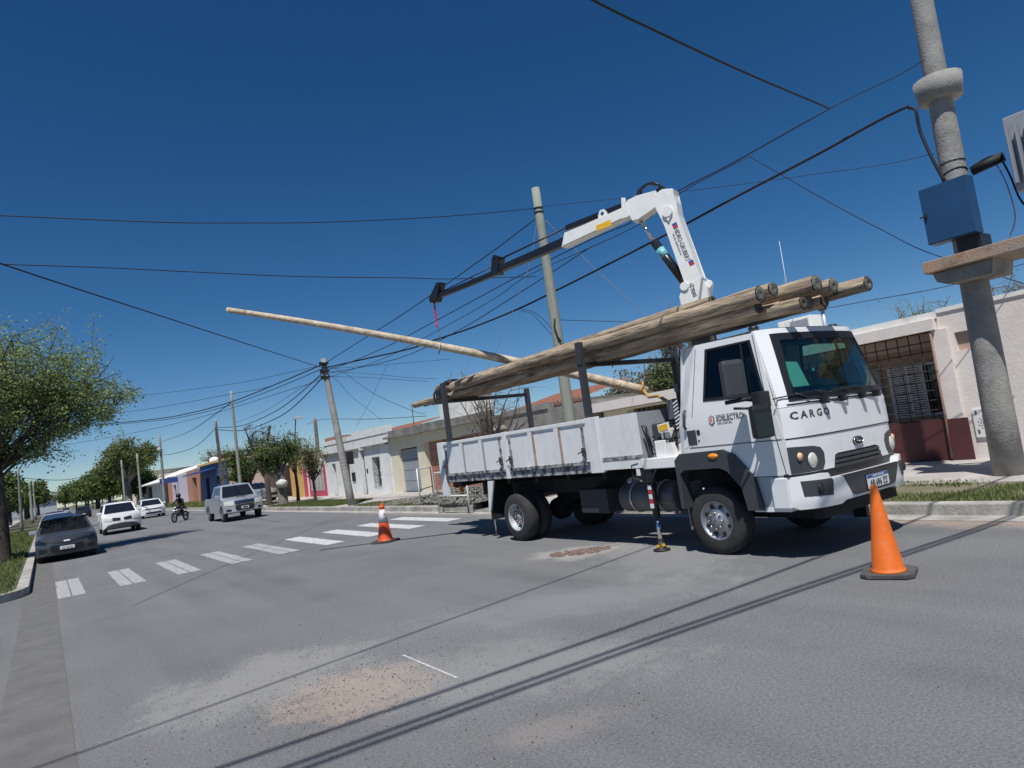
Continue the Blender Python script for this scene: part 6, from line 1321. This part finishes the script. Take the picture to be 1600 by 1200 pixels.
tree('dry_shrub_tree', 'dense dry olive tree rising behind the beige garage roof', (20.6, 20.3, 0), 1.6, .16, [(0, 0, 3.0, 1.6, 2.6, 1.2), (.4, -1.4, 3.5, 1.3, 1.6, 1.2)], 12000, .11, M['leafE'], M['twig'], 16, 22, 6, .3)
tree('dry_shrub_tree', 'green bush at the back of the beige garage nearest the cab', (19.6, 17.2, 0), 1.6, .14, [(0, 0, 3.2, 1.2, 1.4, 1.1)], 6000, .12, M['leafC'], M['twig'], 17, 16, 6, .3)
tree('wispy_tree', 'wispy bare tree top showing under the crane boom base', (21, 18.2, 0), 3, .13, [(0, 0, 5.2, 1.1, 1.1, 1.6)], 700, .08, M['leafE'], M['twig'], 18, 16, 7, .25)
tree('wispy_tree', 'bare thin branches above the rosy house roof left of the thick pole', (19.5, 8.4, 0), 2.6, .08, [(0, 0, 3.7, .9, 1.0, .8)], 350, .07, M['leafC'], M['twig'], 28, 12, 4, .2)
tree('wispy_tree', 'bare thin branches above the rosy house roof right of the thick pole', (19.5, 6.3, 0), 2.6, .08, [(0, 0, 3.5, .9, 1.0, .7)], 250, .07, M['leafC'], M['twig'], 38, 10, 4, .2)
tree('bare_tree', 'dark bare tree above the pale sheet roof of the long shop', (20, 96, 0), 3.5, .25, [(0, 0, 5.3, 4.5, 4, 1.2)], 3000, .2, M['leafD'], M['bark'], 39, 16, 6, .5)
proto = tree('row_tree', 'dense green tree nearest in the far right-hand row', (10.6, 128, .1), 2.4, .25, [(0, 0, 5.3, 4.2, 4.2, 3.4), (-1.5, 0, 4.0, 3.2, 3, 2.2)], 4200, .62, M['leafB'], M['bark'], 31, 12, 6, .8, 'trees in the far right-hand row')
for i, (x, y, s_) in enumerate(((9.6, 142, 1.0), (10.4, 156, .95), (9.2, 172, 1.05), (10.5, 188, 1.0), (8.6, 206, 1.05), (10, 226, 1.05), (8, 250, 1.1), (9, 280, 1.1), (6.5, 318, 1.15), (12, 120, .8))):
    c = copy_tree(proto); c.location = (x, y, .1); c.scale = (s_, s_, s_*(.92+.03*(i % 4))); c.rotation_euler = (0, 0, i*1.3)
    c['label'] = ['second', 'third', 'fourth', 'fifth', 'sixth', 'seventh', 'eighth', 'ninth', 'last', 'lower outermost'][i]+' dense green tree of the far right-hand row, counted from its tall near end' if i < 9 else 'lower dense tree tucked behind the white shops at the near end of the row'
proto2 = tree('left_row_tree', 'dark green tree nearest in the row along the left pavement', (-4.2, 62, .1), 1.6, .2, [(0, 0, 3.6, 2.4, 2.6, 2.0), (.8, 0, 2.8, 1.8, 1.8, 1.5)], 4200, .36, M['leafB'], M['bark'], 41, 12, 6, .6, 'trees in the left-hand row')
for i, (x, y, s_) in enumerate(((-5.5, 52, 1.0), (-3.8, 74, 1.05), (-4.5, 88, 1.1), (-3.6, 104, 1.15), (-4.2, 124, 1.2), (-2.8, 150, 1.3), (-3, 185, 1.5), (-1.5, 230, 1.8), (-8, 45, 1.0))):
    c = copy_tree(proto2); c.location = (x, y, .1); c.scale = (s_, s_, s_); c.rotation_euler = (0, 0, i*1.7+.4)
    c['label'] = ['dark tree just before the lamp pole in the left row', 'second dark tree past the lamp pole on the left', 'third dark tree past the lamp pole on the left', 'fourth dark tree past the lamp pole on the left', 'fifth dark tree past the lamp pole on the left', 'sixth dark tree past the lamp pole on the left', 'seventh dark tree past the lamp pole on the left', 'last and farthest dark tree of the left row', 'dark tree at the left edge of the picture behind the big trunk'][i]
# ------------------------------------------------------------------ grass and weeds
def grass(name, label, regions, seed):
    rng = random.Random(seed); verts = []; faces = []
    for (x0, y0, x1, y1, z, n, h_, patch) in regions:
        k_ = 0
        while k_ < n:
            x = rng.uniform(x0, x1); y = rng.uniform(y0, y1)
            if noise.noise(Vector((x*1.1, y*1.1, seed)))*.5+.5 < patch+rng.uniform(-.12, .12): k_ += .25; continue
            k_ += 1
            a = rng.uniform(0, 6.283); hh = h_*rng.uniform(.4, 1.2); w_ = hh*.12+.003; lx, ly = rng.gauss(0, hh*.5), rng.gauss(0, hh*.5); i = len(verts)
            verts += [(x-math.cos(a)*w_, y-math.sin(a)*w_, z-.01), (x+math.cos(a)*w_, y+math.sin(a)*w_, z-.01), (x+lx, y+ly, z+hh)]; faces.append((i, i+1, i+2))
    me = bpy.data.meshes.new(name); me.from_pydata(verts, [], faces); me.materials.append(M['grassA']); o = bpy.data.objects.new(name, me); col.objects.link(o); o['kind'] = 'stuff'; o['label'] = label; o['category'] = 'grass'
grass('grass', 'patchy grass on the verge between the kerb and the pavement at the thick pole', [(9.38, 1.0, 11.35, 8.4, .135, 17000, .055, .50)], 1)
grass('grass', 'grass on the far verge round the leaning pole and street trees', [(9.38, 26.8, 11.1, 36.4, .135, 16000, .10, .25), (9.38, 39.6, 11.1, 60, .135, 9000, .12, .3), (9.38, 20, 10.2, 24.5, .135, 3000, .09, .45), (9.4, 60, 12, 100, .14, 3000, .3, .4)], 2)
grass('grass', 'dark grass on the left corner verge beneath the big tree', [(-6, 16, -.6, 26, .155, 16000, .10, .25), (-3.2, 26, -.6, 60, .155, 9000, .16, .3)], 3)
